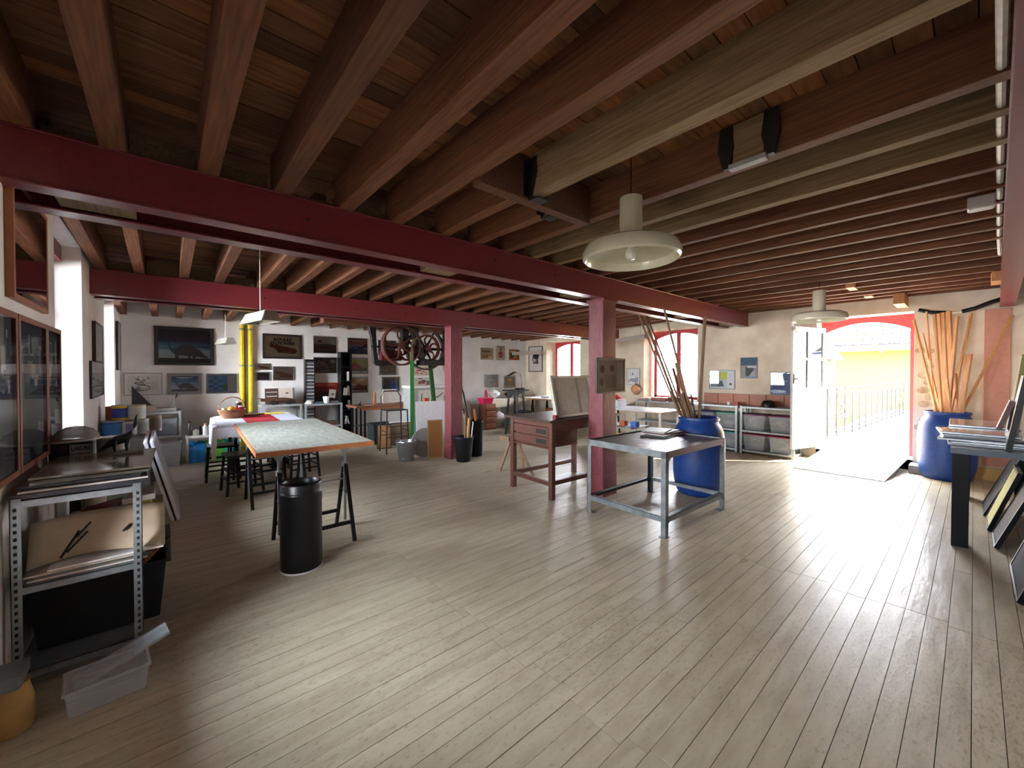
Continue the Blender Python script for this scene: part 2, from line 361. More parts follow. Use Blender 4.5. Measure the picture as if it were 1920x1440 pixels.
def joist(x, ya, yb, w_=0.09, h=0.225, m=joist_m, dx=0.0):
    n = 3; mb = MB(); vs = []
    for k in range(n + 1):
        yy = ya + (yb - ya) * k / n; xx = x + dx * k / n + random.uniform(-0.004, 0.004); z = zj(yy) + random.uniform(-0.006, 0.006)
        if k in (0, n): z = zj(yy)
        vs += [(xx - w_ / 2, yy, z), (xx + w_ / 2, yy, z), (xx + w_ / 2, yy, zj(yy) + h + 0.02), (xx - w_ / 2, yy, zj(yy) + h + 0.02)]
    fs = [(4 * k + i, 4 * k + (i + 1) % 4, 4 * k + 4 + (i + 1) % 4, 4 * k + 4 + i) for k in range(n) for i in range(4)] + [(3, 2, 1, 0), (4 * n, 4 * n + 1, 4 * n + 2, 4 * n + 3)]
    return mb.add(vs, fs).build('joist', m, ceil, bevel=0.003)
bay1 = [-0.51, -0.19, 0.195, 0.57, 0.96, 1.34]
for x in bay1: joist(x, -0.2, 2.98, w_=0.098)
joist(1.83, -0.2, 1.88, w_=0.10, m=joist_g)
for x in (1.76, 2.1): joist(x, 1.98, 2.98)
joist(2.45, -0.2, 2.98, w_=0.08, m=joist_m)
r1 = [2.79, 3.14, 3.52, 3.88, 4.24, 4.60, 5.0, 5.39, 5.79, 6.19, 6.65, 7.06, 7.47, 7.86, 8.15, 8.51]
for i, x in enumerate(r1): joist(x, -0.25, 2.98, w_=0.06 if i > 1 else 0.075, m=joist_g if i < 2 else joist_m)
bay2 = [-0.50, -0.2, 0.167, 0.488, 0.913, 1.25, 1.6, 1.95] + [2.33 + 0.375 * k for k in range(17)]
for x in bay2: joist(x, 3.3, 5.9, w_=0.085 if x < 2.2 else 0.06, m=joist_m)
bay3 = [-0.52, -0.13, 0.19, 0.55, 0.88] + [1.25 + 0.375 * k for k in range(20)]
for x in bay3: joist(x, 6.1, Y1, w_=0.085 if x < 2.2 else 0.06)
for xs, ya in ((bay1 + [1.76, 2.1, 2.45] + r1, 3.06), (bay2, 3.2), (bay2, 5.98)):     # noggings over the steel beams
    for a, b in zip(xs[:-1], xs[1:]):
        if b - a > 0.1: MB().box(a + 0.05, b - 0.05, ya, ya + 0.03, zj(ya) + 0.001, zj(ya) + random.uniform(0.09, 0.2)).build('nogging', joist_g, ceil)
# trimmer with steel hangers
MB().box(1.39, 2.405, 1.885, 1.965, 2.60, 2.86).build('trimmer_joist', joist_m, ceil, bevel=0.004)
def hanger(x, y, w_, dpt=0.08):
    mb = MB()
    for sx_ in (-1, 1):
        xx = x + sx_ * (w_ / 2 + 0.004)
        mb.prism([(y, 2.86), (y - dpt * 0.9, 2.86), (y - dpt, 2.76), (y - dpt * 0.45, 2.62), (y, 2.60)], xx - 0.003, xx + 0.003, 'YZ')
        mb.box(xx + (0 if sx_ > 0 else -0.045), xx + (0.045 if sx_ > 0 else 0), y - 0.005, y, 2.62, 2.84)
    mb.box(x - w_ / 2, x + w_ / 2, y - dpt, y, 2.60, 2.606)
    return mb.build('joist_hanger', iron, ceil)
hanger(1.83, 1.885, 0.10); hanger(2.1, 2.05, 0.09)
hb = MB().box(2.36, 2.408, 0.74, 1.0, 2.60, 2.86)                                   # steel shoe holding a stub on the next joist
hb = MB()
for yy in (0.70, 0.92): hb.prism([(yy - .03, 2.86), (yy + .03, 2.86), (yy + .045, 2.74), (yy + .015, 2.63), (yy - .015, 2.63), (yy - .04, 2.74)], 2.375, 2.405, 'YZ')
hb.build('joist_hanger', iron, ceil)
MB().box(2.385, 2.409, 0.735, 0.885, 2.64, 2.86).build('stub_timber', joist_g, ceil)
MB().box(2.36, 2.41, 0.72, 0.90, 2.615, 2.64).build('hanger_shoe', greym, ceil)
for x, y, l in ((6.9, 1.05, .28), (7.9, 1.0, .22)): MB().box(x, x + l, y, y + 0.09, 2.62, 2.8).build('blocking', bare_wood, ceil, bevel=0.003)
MB().box(8.0, 8.55, 0.66, 0.78, 2.48, 2.63).build('blocking', bare_wood, ceil, bevel=0.003)
MB().box(7.05, 7.4, -0.2, -0.12, 2.52, 2.63).build('blocking', bare_wood, ceil, bevel=0.003)

# red steel beams: pairs of I-sections over painted wooden posts
def ibeam(mb, xa, xb, y0, y1, z0, z1, fl_=0.13):
    t = 0.012
    for ya, yb, web in ((y0, y0 + fl_, y0 + 0.016), (y1 - fl_, y1, y1 - 0.016)):
        mb.box(xa, xb, ya, yb, z0, z0 + t).box(xa, xb, ya, yb, z1 - t, z1).box(xa, xb, web - 0.006, web + 0.006, z0 + t, z1 - t)
def beam(label, y0, y1, z0, z1, xa=X0, xb=X1, rz=0.0, bolts=()):
    t = thing('steel_beam', label, 'beam', (xa, y0, z0), rz)
    mb = MB(); ibeam(mb, 0, xb - xa, 0, y1 - y0, 0, z1 - z0); mb.build('i_section', red_paint, t, bevel=0.003)
    mb = MB()
    for x in (0.15, 0.9 * (xb - xa) / 2, (xb - xa) - 0.5, (xb - xa) * 0.25, (xb - xa) * 0.75):
        mb = MB().box(x, x + 0.3, 0.14, y1 - y0 - 0.14, 0.02, 0.07); mb.build('wooden_packer', joist_g, t)
    for x, z in bolts:
        MB().cyl((x - xa, -0.001 + 0.01, z), (x - xa, 0.012, z), 0.011, n=10).build('bolt_hole', inkm, t)
    return t
beam('dark red double steel beam resting on the post by the metal table', 2.88, 3.38, 2.375, 2.635,
     bolts=((0.72, .13), (2.3, 0.15), (3.1, 0.14), (3.72, 0.13), (4.35, 0.13), (5.3, 0.14), (6.1, .13), (7.4, .13)))
beam('dark red steel beam in front of the dinosaur painting wall', 5.82, 6.26, 2.285, 2.545,
     bolts=((0.95, 0.14), (2.1, .12), (2.85, 0.13), (3.4, 0.13), (4.0, 0.13), (4.5, 0.13), (5.2, .13)))
t = thing('steel_beam', 'dull red steel beam running along the right hand wall', 'beam', (0.9, -0.045, 2.375), math.atan2(-0.175, 7.66))
mb = MB(); mb.box(0, 7.66, -0.13, 0, 0, 0.012).box(0, 7.66, -0.13, 0, 0.248, 0.26).box(0, 7.66, -0.022, -0.01, 0.012, 0.248).build('i_section', red_paint, t)
def post(label, x0, x1, y0, y1, h, groove=False):
    t = thing('wooden_post', label, 'post', ((x0 + x1) / 2, (y0 + y1) / 2, 0))
    a, b = (x1 - x0) / 2, (y1 - y0) / 2
    MB().box(-a, a, -b, b, 0, h).build('shaft', red_wood, t, bevel=0.008)
    MB().box(-a - .012, a + .012, -b - .012, b + .012, 0, 0.26).build('base_casing', red_wood, t, bevel=0.004)
    MB().box(-a - 0.012, a + .012, -b - 0.02, b + .02, h - 0.02, h).build('bearing_plate', red_paint, t)
    return t
post('flaking dark red wooden post between the metal table and the brown desk', 3.93, 4.19, 2.885, 3.10, 2.374)
post('dark red wooden post beside the black waste baskets', 3.675, 3.915, 5.835, 6.04, 2.284)
# timber carrying the old line shaft machine
tag(MB().box(1.9, 4.3, 6.75, 6.95, 2.28, zj(6.95) - .002).build('timber_bearer', joist_m, None, bevel=0.01), 'rough brown timber under the joists carrying the belt pulleys', 'beam')

# windows: red arched casements in deep reveals; the last two added unseen for light
def casement(name, xf, y0, y1, z0, z1, m=red_frame, side=1, rise=0.12, fd=0.05, fw=0.065, rows=3, cols=2):
    """frame in the plane X = xf; side -1 for the left wall"""
    cy = (y0 + y1) / 2; W = (y1 - y0) / 2; H = z1 - z0
    mb = MB(); f0, f1 = xf, xf + fd
    mb.box(f0, f1, y0, y0 + fw, z0, z1).box(f0, f1, y1 - fw, y1, z0, z1).box(f0, f1, y0, y1, z0, z0 + fw)
    n = 12; arc = [(cy + (W - fw) * (1 - 2 * k / n), z1 - fw - rise * (1 - 2 * k / n) ** 2) for k in range(n + 1)]
    for (a, b) in zip(arc[:-1], arc[1:]): mb.prism([a, b, (b[0], z1), (a[0], z1)], f0, f1, 'YZ')
    o = tag(mb.build(name, m), kind='structure')
    MB().box(f0 - 0.012, f1, cy - 0.045, cy + 0.045, z0 + fw, z1 - fw).build('mullion', m, o, bevel=0.004)
    for sgn in (-1, 1):
        a = cy + sgn * 0.045; b = cy + sgn * (W - fw)
        for k in range(1, rows): MB().box(f0 + 0.01, f0 + 0.03, a, b, z0 + fw + k * (H - 2 * fw) / rows - 0.011, z0 + fw + k * (H - 2 * fw) / rows + 0.011).build('glazing_bar', whitem, o)
        MB().box(f0 + 0.018, f0 + 0.022, a, b, z0 + fw, z1 - fw).build('pane', wglass, o)
    return o
casement('window_1', 9.0, 3.87, 5.10, 0.87, 2.46)
casement('window_2', 9.0, 7.08, 8.36, 0.78, 2.38)
casement('window_3', X0 - 0.31, 4.13, 5.32, 0.92, 2.62)
casement('window_4', X0 - 0.31, 7.07, 8.32, 0.92, 2.62)
casement('added_window_1', X0 - 0.31, -0.1, 0.4, 0.9, 1.9)  # added out of view to brighten the foreground floor
casement('added_window_2', X0 - 0.31, 1.65, 2.7, 0.55, 1.8)  # second added window, unseen, lets more daylight onto the near floor
for i, (ya, yb) in enumerate(((4.13, 5.32), (7.07, 8.32))):
    tag(MB().box(X0 - 0.2, X0 - 0.12, ya - 0.15, yb + 0.15, 2.48, 2.62).build('trim_%d' % (i + 2), red_paint), kind='structure')   # steel lintels

# the balcony door: red frame, open white leaf, threshold
d = MB(); d.box(8.95, 9.0, 0.60, 0.665, 0.15, 2.42).box(8.95, 9.0, 1.735, 1.8, 0.15, 2.42)
n = 12; arc = [(1.2 + 0.535 * (1 - 2 * k / n), 2.33 - 0.14 * (1 - 2 * k / n) ** 2) for k in range(n + 1)]
for a, b in zip(arc[:-1], arc[1:]): d.prism([a, b, (b[0], 2.42), (a[0], 2.42)], 8.95, 9.0, 'YZ')
door = tag(d.build('door_1', red_frame), kind='structure')
P, Q = Vector((7.9, 1.99, 0)), Vector((8.78, 1.725, 0)); dv = (Q - P); Ld = dv.length; ang = math.atan2(dv.y, dv.x)
lf = MB()
lf.at(P.x, P.y, 0, rz=ang)
for a, b in ((0, 0.07), (Ld - 0.07, Ld), (Ld / 2 - 0.05, Ld / 2 + 0.05)): lf.box(a, b, -0.02, 0.02, 0.2, 2.26)
lf.box(0, Ld, -0.02, 0.02, 0.2, 0.34).box(0, Ld, -0.02, 0.02, 1.12, 1.22).box(0, Ld, -0.02, 0.02, 2.18, 2.26).box(0, Ld, -0.015, 0.015, 1.70, 1.735)
lf = lf.build('door_leaf', whitem, door, bevel=0.003)
for a, b in ((0.07, Ld / 2 - 0.05), (Ld / 2 + 0.05, Ld - 0.07)):
    MB().at(P.x, P.y, 0, rz=ang).box(a, b, -0.008, 0.008, 0.34, 1.12).build('lower_panel', whitem, lf)
    for z0_, z1_ in ((1.22, 1.70), (1.735, 2.18)): MB().at(P.x, P.y, 0, rz=ang).box(a, b, -0.002, 0.002, z0_, z1_).build('pane', wglass, lf)
MB().at(P.x, P.y, 0, rz=ang).box(0.02, 0.05, -0.03, 0.03, 1.3, 1.46).cyl((0.035, -0.03, 1.38), (0.035, -0.07, 1.38), 0.008).cyl((0.035, -0.07, 1.38), (0.14, -0.07, 1.38), 0.009).build('door_handle', iron, lf)
MB().at(P.x, P.y, 0, rz=ang).cyl((0.0, 0, 2.26), (0.0, 0, 2.30), 0.02).build('hinge_finial', whitem, lf)
tag(MB().box(8.6, 9.15, 0.60, 1.80, 0.0, 0.155).build('trim_5', plain('worn stone threshold', (206, 200, 190), 0.7, bump=0.3)), kind='structure')
tag(MB().box(8.3, 8.6, 0.45, 0.62, 0.0, 0.12).build('trim_6', plain('grey painted door step', (150, 146, 142), 0.7, bump=0.3), bevel=0.01), kind='structure')
rp = thing('ramp', 'thin white ramp board sloping down from the balcony door sill', 'ramp', (7.4, 1.2, 0))
MB().hexa([(-0.02, -0.42, 0.0), (1.19, -0.55, 0.156), (1.19, 0.5, 0.156), (-0.02, 0.62, 0.0)], [(-0.02, -0.42, 0.012), (1.19, -0.55, 0.168), (1.19, 0.5, 0.168), (-0.02, 0.62, 0.012)]).build('board', plain('scuffed white board', (214, 212, 206), 0.5), rp)
MB().box(0.9, 1.2, -0.40, -0.30, 0, 0.1).build('support_block', bare_wood, rp)

# ---------------------------------------------------------------- outside: balcony walk, railing, neighbours, tree
gr = tag(MB().box(9.1, 60, -30, 40, -4.2, -4.0).build('ground', plain('gravel ground', (120, 114, 102), 0.9)), kind='structure')
tag(MB().box(-30, X0 - 0.5, -30, 40, -4.2, -4.0).build('ground', plain('dark garden soil', (96, 88, 76), 0.9)), kind='structure')
tag(MB().box(9.1, 19.9, -1.4, 1.95, 0.0, 0.15).build('terrace', plain('pale stone paving', (156, 146, 130), 0.85, bump=0.2)), kind='structure')
rl = thing('railing', 'rusty iron railing with crossed bars along the sunlit walkway outside', 'railing', (9.75, 1.86, 0.2), math.atan2(-0.40, 8.1))
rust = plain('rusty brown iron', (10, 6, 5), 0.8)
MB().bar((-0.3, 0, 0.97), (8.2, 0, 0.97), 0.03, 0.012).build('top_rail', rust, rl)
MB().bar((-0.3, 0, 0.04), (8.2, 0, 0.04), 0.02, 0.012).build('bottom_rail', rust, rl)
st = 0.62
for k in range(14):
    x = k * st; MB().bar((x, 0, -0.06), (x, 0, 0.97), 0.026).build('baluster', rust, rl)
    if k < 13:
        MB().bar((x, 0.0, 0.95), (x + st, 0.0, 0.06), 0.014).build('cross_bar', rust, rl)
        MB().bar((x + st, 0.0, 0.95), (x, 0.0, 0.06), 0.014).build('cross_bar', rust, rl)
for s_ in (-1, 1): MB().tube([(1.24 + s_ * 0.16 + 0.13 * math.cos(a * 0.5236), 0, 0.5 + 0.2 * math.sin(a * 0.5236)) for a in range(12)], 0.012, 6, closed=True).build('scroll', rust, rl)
kb = tag(MB().box(9.4, 18.5, 1.8, 2.05, 0.15, 0.2).build('terrace_kerb', plain('mossy kerb stone', (178, 160, 120), 0.9)), kind='structure')
# yellow house with mossy tiles
hs = thing('house', 'yellow rendered house with a mossy pantile roof beyond the walkway', 'house', (20, 0, -4))
MB().box(0, 6, -9, 3.6, 0, 6.42).build('wall', plain('yellow render', (210, 150, 28), 0.85), hs)
roofm = mat('weathered clay tile', (1, 1, 1), 0.85, attr=True, var=0.25, scale=3)
rb = MB(); rb.col = S(30, 20, 18); rb.hexa([(-0.5, -9.4, 6.42), (3.2, -9.4, 8.92), (3.2, 4, 8.92), (-0.5, 4, 6.42)], [(-0.5, -9.4, 6.5), (3.2, -9.4, 9.0), (3.2, 4, 9.0), (-0.5, 4, 6.5)])
rb.build('roof_slope', roofm, hs)
tl = MB(); rnd = random.Random(3)
for r in range(13):
    for c in range(52):
        y = -8.9 + c * 0.25; x = -0.5 + r * 0.285; z = 6.5 + r * 0.193
        base = rnd.choice([(92, 72, 66), (78, 60, 54), (104, 84, 78), (74, 52, 46)]); moss = (math.sin(y * 2.1 + r * 1.3) + math.sin(y * 0.9 - r * 0.8)) > 1.05
        tl.col = S(112, 106, 8) if moss and rnd.random() < 0.8 else S(*base)
        k = []
        for j in range(5):
            a = math.pi * j / 4; k.append((y - 0.115 * math.cos(a), 0.05 * math.sin(a)))
        o = [(x - 0.02, p[0], z + p[1] + 0.03) for p in k] + [(x + 0.30, p[0], z + 0.193 + p[1]) for p in k]
        tl.add(o + [(x - 0.02, y + 0.1, z), (x - 0.02, y - 0.1, z)], [(j, j + 1, j + 6, j + 5) for j in range(4)] + [(0, 1, 2, 3, 4, 10, 11)])
tl.build('roof_tiles', roofm, hs, keepn=True, stuff=True)
MB().cyl((-0.58, -9.4, 6.40), (-0.58, 4, 6.40), 0.07, n=8).build('gutter', plain('zinc gutter', (60, 70, 90), 0.5), hs)
MB().box(-0.35, 0, -9, 3.6, 6.28, 6.4).build('eaves_board', whitem, hs)
for k in range(9): MB().box(-0.3, -0.0, -5 + k * 0.9, -4.93 + k * 0.9, 6.2, 6.28).build('rafter_tail', dull_wood, hs)
# dark tiled outbuilding seen through the leaf of the door
ob = thing('outbuilding', 'rubble stone outbuilding with a steep brown tiled roof left of the walkway', 'building', (13.5, 3.95, -4))
MB().box(0, 4, -0.7, 1.6, 0, 6.0).build('wall', plain('dark rubble wall', (86, 66, 48), .9, bump=.8, scale=9), ob)
MB().prism([(-1.0, 5.9), (0.45, 8.1), (1.9, 5.9)], -0.2, 4.2, 'YZ').build('roof', plain('brown roof', (24, 18, 16), 0.85), ob)
tl = MB()
for r in range(9):
    for c in range(16):
        x = -0.2 + c * 0.27
        yy0 = -1.02 + r * 0.161; z0_ = 5.88 + r * 0.245; tl.col = S(*rnd.choice([(60, 42, 36), (48, 36, 30), (72, 54, 46)]))
        tl.hexa([(x, yy0, z0_), (x + .25, yy0, z0_), (x + .25, yy0 + .2, z0_ + .30), (x, yy0 + .2, z0_ + .30)], [(x, yy0 - .03, z0_ + .03), (x + .25, yy0 - .03, z0_ + .03), (x + .25, yy0 + .17, z0_ + .32), (x, yy0 + .17, z0_ + .32)])
tl.build('roof_tiles', roofm, ob, stuff=True)
# bare tree outside the window
tr = thing('tree', 'bare branched tree outside the red window left of the door', 'tree', (22, 9.6, -4))
bark = plain('grey bark', (120, 110, 100), 0.9)
MB().tube([(0, 0, 0), (0.1, 0.1, 3), (-0.1, 0.3, 5), (0.1, 0.1, 7.4)], [0.28, 0.22, 0.14, 0.05]).build('trunk', bark, tr, smooth=True)
for k in range(14):
    a = k * 2.4; z = 3.6 + k * 0.27; l = 2.6 - k * 0.1
    MB().tube([(0, 0.2, z), (l * 0.5 * math.cos(a), l * 0.5 * math.sin(a), z + 0.5), (l * math.cos(a), l * math.sin(a), z + 0.7 + 0.4 * math.sin(k))], [0.09, 0.05, 0.015], 6).build('branch', bark, tr)
# ================================================================ PENDANTS AND WALL THINGS
def pendant(label, x, y, zr, cord_top, R=0.31):
    t = thing('pendant_lamp', label, 'lamp', (x, y, zr))
    MB().lathe([(0.07, 0.40), (0.072, 0.39), (0.072, 0.17), (0.075, 0.13), (R * 0.75, 0.115), (R * 0.93, 0.09), (R, 0.045), (R * 0.985, 0.012), (R * 0.94, 0.0), (R * 0.90, 0.012),
                (R * 0.87, 0.05), (R * 0.6, 0.085), (0.10, 0.10), (0.06, 0.12)], 48).build('shade', cream, t, smooth=True)
    MB().lathe([(0.0, 0.40), (0.07, 0.40)], 24).build('shade_cap', cream, t)
    MB().cyl((0, 0, 0.40), (0, 0, cord_top - zr), 0.004, n=6).build('cord', blackm, t)
    MB().lathe([(0.018, 0.12), (0.02, 0.09), (0.032, 0.06), (0.036, 0.035), (0.026, 0.008), (0.0, 0.0)], 20).build('bulb', plain('opal bulb glass', (232, 230, 220), 0.15), t, smooth=True)
    MB().cyl((0, 0, 0.09), (0, 0, 0.14), 0.05, 0.06, n=24).build('lamp_holder', cream, t, smooth=True)
    return t
pendant('cream disc pendant lamp hanging over the metal table', 2.28, 1.46, 2.22, 2.875)
pendant('cream disc pendant lamp hanging in front of the open balcony door', 6.54, 1.35, 2.17, 2.875)
def trough(label, x, y, z, top, rz, s=1.0):
    t = thing('trough_lamp', label, 'lamp', (x, y, z), rz)
    L = 0.31 * s; a, b, h = 0.10 * s, 0.055 * s, 0.11 * s; al = plain('brushed pale aluminium shade', (200, 200, 184), 0.35, metal=0.5)
    mb = MB()
    o = [(-L, -a, 0), (L, -a, 0), (L, a, 0), (-L, a, 0)]; p = [(-L * .86, -b, h), (L * .86, -b, h), (L * .86, b, h), (-L * .86, b, h)]
    mb.add(o + p, [(4, 5, 6, 7), (0, 1, 5, 4), (1, 2, 6, 5), (2, 3, 7, 6), (3, 0, 4, 7)])
    sh = mb.build('shade', al, t, bevel=0.012 * s, keepn=True); m = sh.modifiers.new('thick', 'SOLIDIFY'); m.thickness = 0.004; m.offset = -1
    mb = MB(); mb.box(-L, L, -a, -a + .012, -0.006, 0.004).box(-L, L, a - .012, a, -0.006, 0.004).box(-L, -L + .03, -a, a, -0.006, 0.004).box(L - .03, L, -a, a, -0.006, 0.004).build('rim', al, t)
    MB().cyl((-L * .6, 0, h * .4), (L * .6, 0, h * .4), 0.018 * s, n=12).build('tube', plain('milk white lamp tube', (236, 236, 232), 0.2), t, smooth=True)
    MB().cyl((0, 0, h), (0, 0, top - z), 0.004, n=6).build('cord', whitem, t)
    return t
trough('angular pale metal trough lamp hanging near the yellow pipes', 0.71, 4.6, 1.985, 2.84, math.radians(101), 0.9)
trough('small pale metal trough lamp beside the large dinosaur painting', 0.80, 8.6, 1.99, 2.70, math.radians(101), 0.9)
def tube_light(label, x, ya, yb, za, zb):
    t = thing('strip_light', label, 'lamp', (x, ya, za))
    MB().bar((0, 0, 0), (0, yb - ya, zb - za), 0.12, 0.09).build('housing', plain('grey brown strip light housing', (150, 138, 126), 0.5), t)
    for k in (0.1, 0.9): MB().cyl((0, (yb - ya) * k, (zb - za) * k + 0.04), (0, (yb - ya) * k, zj(ya) + 0.20 - za), 0.003, n=5).build('wire', blackm, t)
tube_light('grey strip light hanging before the posters in the far corner', 7.6, 7.55, 8.7, 2.02, 2.02)
tube_light('grey strip light hanging right of the red post', 7.6, 4.5, 5.75, 2.24, 2.14)
# white conduit and box by the right beam, black pipes above the barrel
t = tag(MB().tube([(0.9, -0.02, 2.66), (3.3, -0.08, 2.66), (5.4, -0.13, 2.66), (5.9, -0.15, 2.60)], 0.016, 8).build('conduit', whitem, None, smooth=True), 'white plastic conduit running along the right hand beam', 'pipe')
t = thing('junction_box', 'grey white junction box on a joist near the right hand beam', 'box', (4.02, -0.02, 2.56))
MB().box(-0.05, 0.05, -0.06, 0.06, 0, 0.075).build('box', plain('grey white plastic box', (200, 200, 196), 0.5), t, bevel=0.006); MB().box(-0.045, 0.045, -0.05, 0.05, -0.004, 0).build('cover', whitem, t)
for i, (lb, pts) in enumerate((('left length of black pipe lagging under the joists by the right barrel', [(8.5, 0.55, 2.42), (8.5, 0.42, 2.37), (8.5, 0.27, 2.35)]),
                               ('right length of black pipe lagging under the joists by the right barrel', [(8.5, 0.12, 2.35), (8.5, 0.0, 2.38), (8.5, -0.15, 2.45), (8.5, -0.3, 2.5)]))):
    tag(MB().tube(pts, 0.028, 8).build('pipe_lagging', black_plastic, None, smooth=True), lb, 'pipe')
tag(MB().tube([(8.52, 0.28, 2.35), (8.52, 0.1, 2.35)], 0.016, 8).build('pipe', cream, None), 'short bare pale pipe between the two black lagged lengths', 'pipe')
# yellow painted pipes on the back wall
for i, (x, wd) in enumerate(((1.115, 0.07), (1.25, 0.08))):
    t = thing('wall_pipe', ('left', 'right')[i] + ' one of the two yellow vertical pipes on the painting wall', 'pipe', (x, Y1 - 0.05, 0))
    MB().cyl((0, 0, 0.0), (0, 0, 2.43), wd / 2, n=14).build('pipe', yellow_paint, t, smooth=True)
    for z in (0.7, 1.6, 2.3): MB().cyl((0, 0, z), (0, 0, z + 0.03), wd / 2 + 0.008, n=14).build('bracket', plain('grey bracket', (120, 116, 100), 0.5), t)
tag(MB().cyl((1.18, Y1 - 0.03, 0.0), (1.18, Y1 - 0.03, 2.43), 0.018, n=10).build('wall_pipe', plain('grey thin pipe', (140, 128, 104), 0.5), None, smooth=True), 'thin grey pipe between the two yellow pipes', 'pipe')

# ---------------------------------------------------------------- pictures
def hexc(h): return S(int(h[0:2], 16), int(h[2:4], 16), int(h[4:6], 16))
def grad(a, b, n, x0=0, x1=1, y0=0, y1=1):
    A, B = hexc(a), hexc(b); out = []
    for k in range(n):
        t = (k + .5) / n; c = tuple(A[i] * (1 - t) + B[i] * t for i in range(3)); out.append((c, [(x0, y0 + (y1 - y0) * k / n), (x1, y0 + (y1 - y0) * k / n), (x1, y0 + (y1 - y0) * (k + 1) / n), (x0, y0 + (y1 - y0) * (k + 1) / n)]))
    return out
def R(c, x0, y0, x1, y1): return (hexc(c), [(x0, y0), (x1, y0), (x1, y1), (x0, y1)])
def Pg(c, *p): return (hexc(c), list(p))
def El(c, cx, cy, rx, ry, n=20): return (hexc(c), [(cx + rx * math.cos(6.2832 * k / n), cy + ry * math.sin(6.2832 * k / n)) for k in range(n)])
WALLS = {'B': (0.0, lambda a, z: (a, Y1, z)), 'L': (HP, lambda a, z: (X0, a, z)), 'F': (-HP, lambda a, z: (X1, a, z))}
def put_art(t, layers, w, h, m=0.0, y=-0.012):
    mb = MB(); k = 0
    for c, pts in layers:
        mb.col = c; mb.flat([(-w / 2 + m + px * (w - 2 * m), -h / 2 + m + pz * (h - 2 * m)) for px, pz in pts], y - k * 0.00012); k += 1
    # faces look towards -Y
    o = mb.build('print', printm, t, keepn=True)
    for p in o.data.polygons:
        if p.normal.y > 0: p.flip()
    return o
def picture(label, where, a, z, w, h, layers, frame=('black picture frame', (22, 20, 22)), fw=0.02, mount=None, mw=0.0, depth=0.02, pane=True, group=None, cat='picture', name='framed_picture', tilt=0, rz=None, loc=None):
    rot, f = WALLS[where] if where else (rz, None)
    t = thing(name, label, cat, loc or f(a, z), rot, group)
    if tilt: t.rotation_euler = (tilt, 0, rot)
    W, H = w / 2, h / 2
    if frame:
        fm = plain(*frame, 0.4); mb = MB()
        mb.box(-W, -W + fw, -depth, -0.001, -H, H).box(W - fw, W, -depth, -0.001, -H, H).box(-W + fw, W - fw, -depth, -0.001, -H, -H + fw).box(-W + fw, W - fw, -depth, -0.001, H - fw, H)
        mb.build('frame', fm, t, bevel=0.002)
    else: fw = 0.0
    yb = -depth * 0.45
    MB().box(-W + fw, W - fw, yb, -0.001, -H + fw, H - fw).build('mount', plain(*(mount or ('off white mount board', (214, 210, 200))), 0.8), t)
    o = put_art(t, layers, w - 2 * fw, h - 2 * fw, mw, yb - 0.0006)
    if pane: MB().flat([(-W + fw, -H + fw), (W - fw, -H + fw), (W - fw, H - fw), (-W + fw, H - fw)], -depth + 0.002).build('glass', glass, t)
    return t
GREY = ('grey metal frame', (140, 144, 146)); WOODF = ('orange brown wood frame', (152, 92, 60))
def dino(c, c2, ox=0.0, oz=0.0, s=1.0):
    q = [(0.17, .60), (.155, .63), (.165, .645), (.19, .63), (.20, .56), (.21, .47), (.235, .42), (.27, .41), (.33, .44), (.40, .52), (.48, .565), (.56, .57), (.64, .54), (.72, .47), (.80, .36),
         (.88, .24), (.96, .17), (.985, .15), (.90, .135), (.82, .15), (.74, .17), (.70, .17), (.69, .10), (.655, .10), (.64, .17), (.60, .17), (.585, .10), (.56, .09), (.55, .19), (.48, .21), (.38, .21), (.36, .15), (.34, .12), (.31, .12), (.305, .2), (.27, .27), (.22, .35), (.19, .43), (.18, .53)]
    # split to keep faces well formed
    f = lambda p: (ox + p[0] * s, oz + p[1] * s)
    neck = [(0.155, .63), (.165, .645), (.19, .63), (.20, .56), (.215, .47), (.25, .415), (.34, .44), (.34, .22), (.27, .27), (.22, .35), (.19, .43), (.18, .53)]
    body = [(.30, .42), (.36, .48), (.40, .52), (.48, .565), (.56, .57), (.64, .54), (.72, .47), (.80, .36), (.88, .24), (.985, .15), (.90, .135), (.78, .16), (.68, .19), (.55, .19), (.42, .21), (.30, .23)]
    legs = [[(.305, .25), (.39, .25), (.36, .12), (.31, .12)], [(.55, .22), (.61, .22), (.60, .09), (.565, .09)], [(.64, .22), (.72, .22), (.69, .09), (.655, .09)]]
    L = [(hexc(c), [f(p) for p in neck]), (hexc(c), [f(p) for p in body])] + [(hexc(c), [f(p) for p in l]) for l in legs]
    rr = random.Random(2)
    for k in range(16):
        x = rr.uniform(.38, .72); z = rr.uniform(.28, .46); L.append((hexc(c2), [f((x, z)), f((x + .022, z)), f((x + .022, z + .02)), f((x, z + .022))]))
    L.append((hexc(c2), [f(p) for p in [(.44, .525), (.5, .55), (.58, .55), (.64, .52), (.58, .528), (.5, .532)]]))
    return L
picture('large dark blue painting of a long necked dinosaur in a wide black frame', 'B', 0.27, 1.955, 0.83, 0.68,
        grad('0d1014', '9fb0a8', 3, 0, 1, 0, .16)[:1] + grad('b9c0b4', '8fb4ba', 5, 0, 1, .1, .38) + grad('5f93a8', '0f2038', 7, 0, 1, .38, .66) + grad('0c1a30', '070c1c', 4, 0, 1, .66, 1)
        + [Pg('3b5866', (0, .42), (.18, .40), (.12, .44)), Pg('24425c', (.62, .5), (1, .44), (1, .52))] + dino('1a1a18', '5c584a') + [R('0c0f12', 0, 0, 1, .12)],
        fw=0.045, depth=0.03, mount=('slate mount', (60, 66, 82)), mw=0.014)
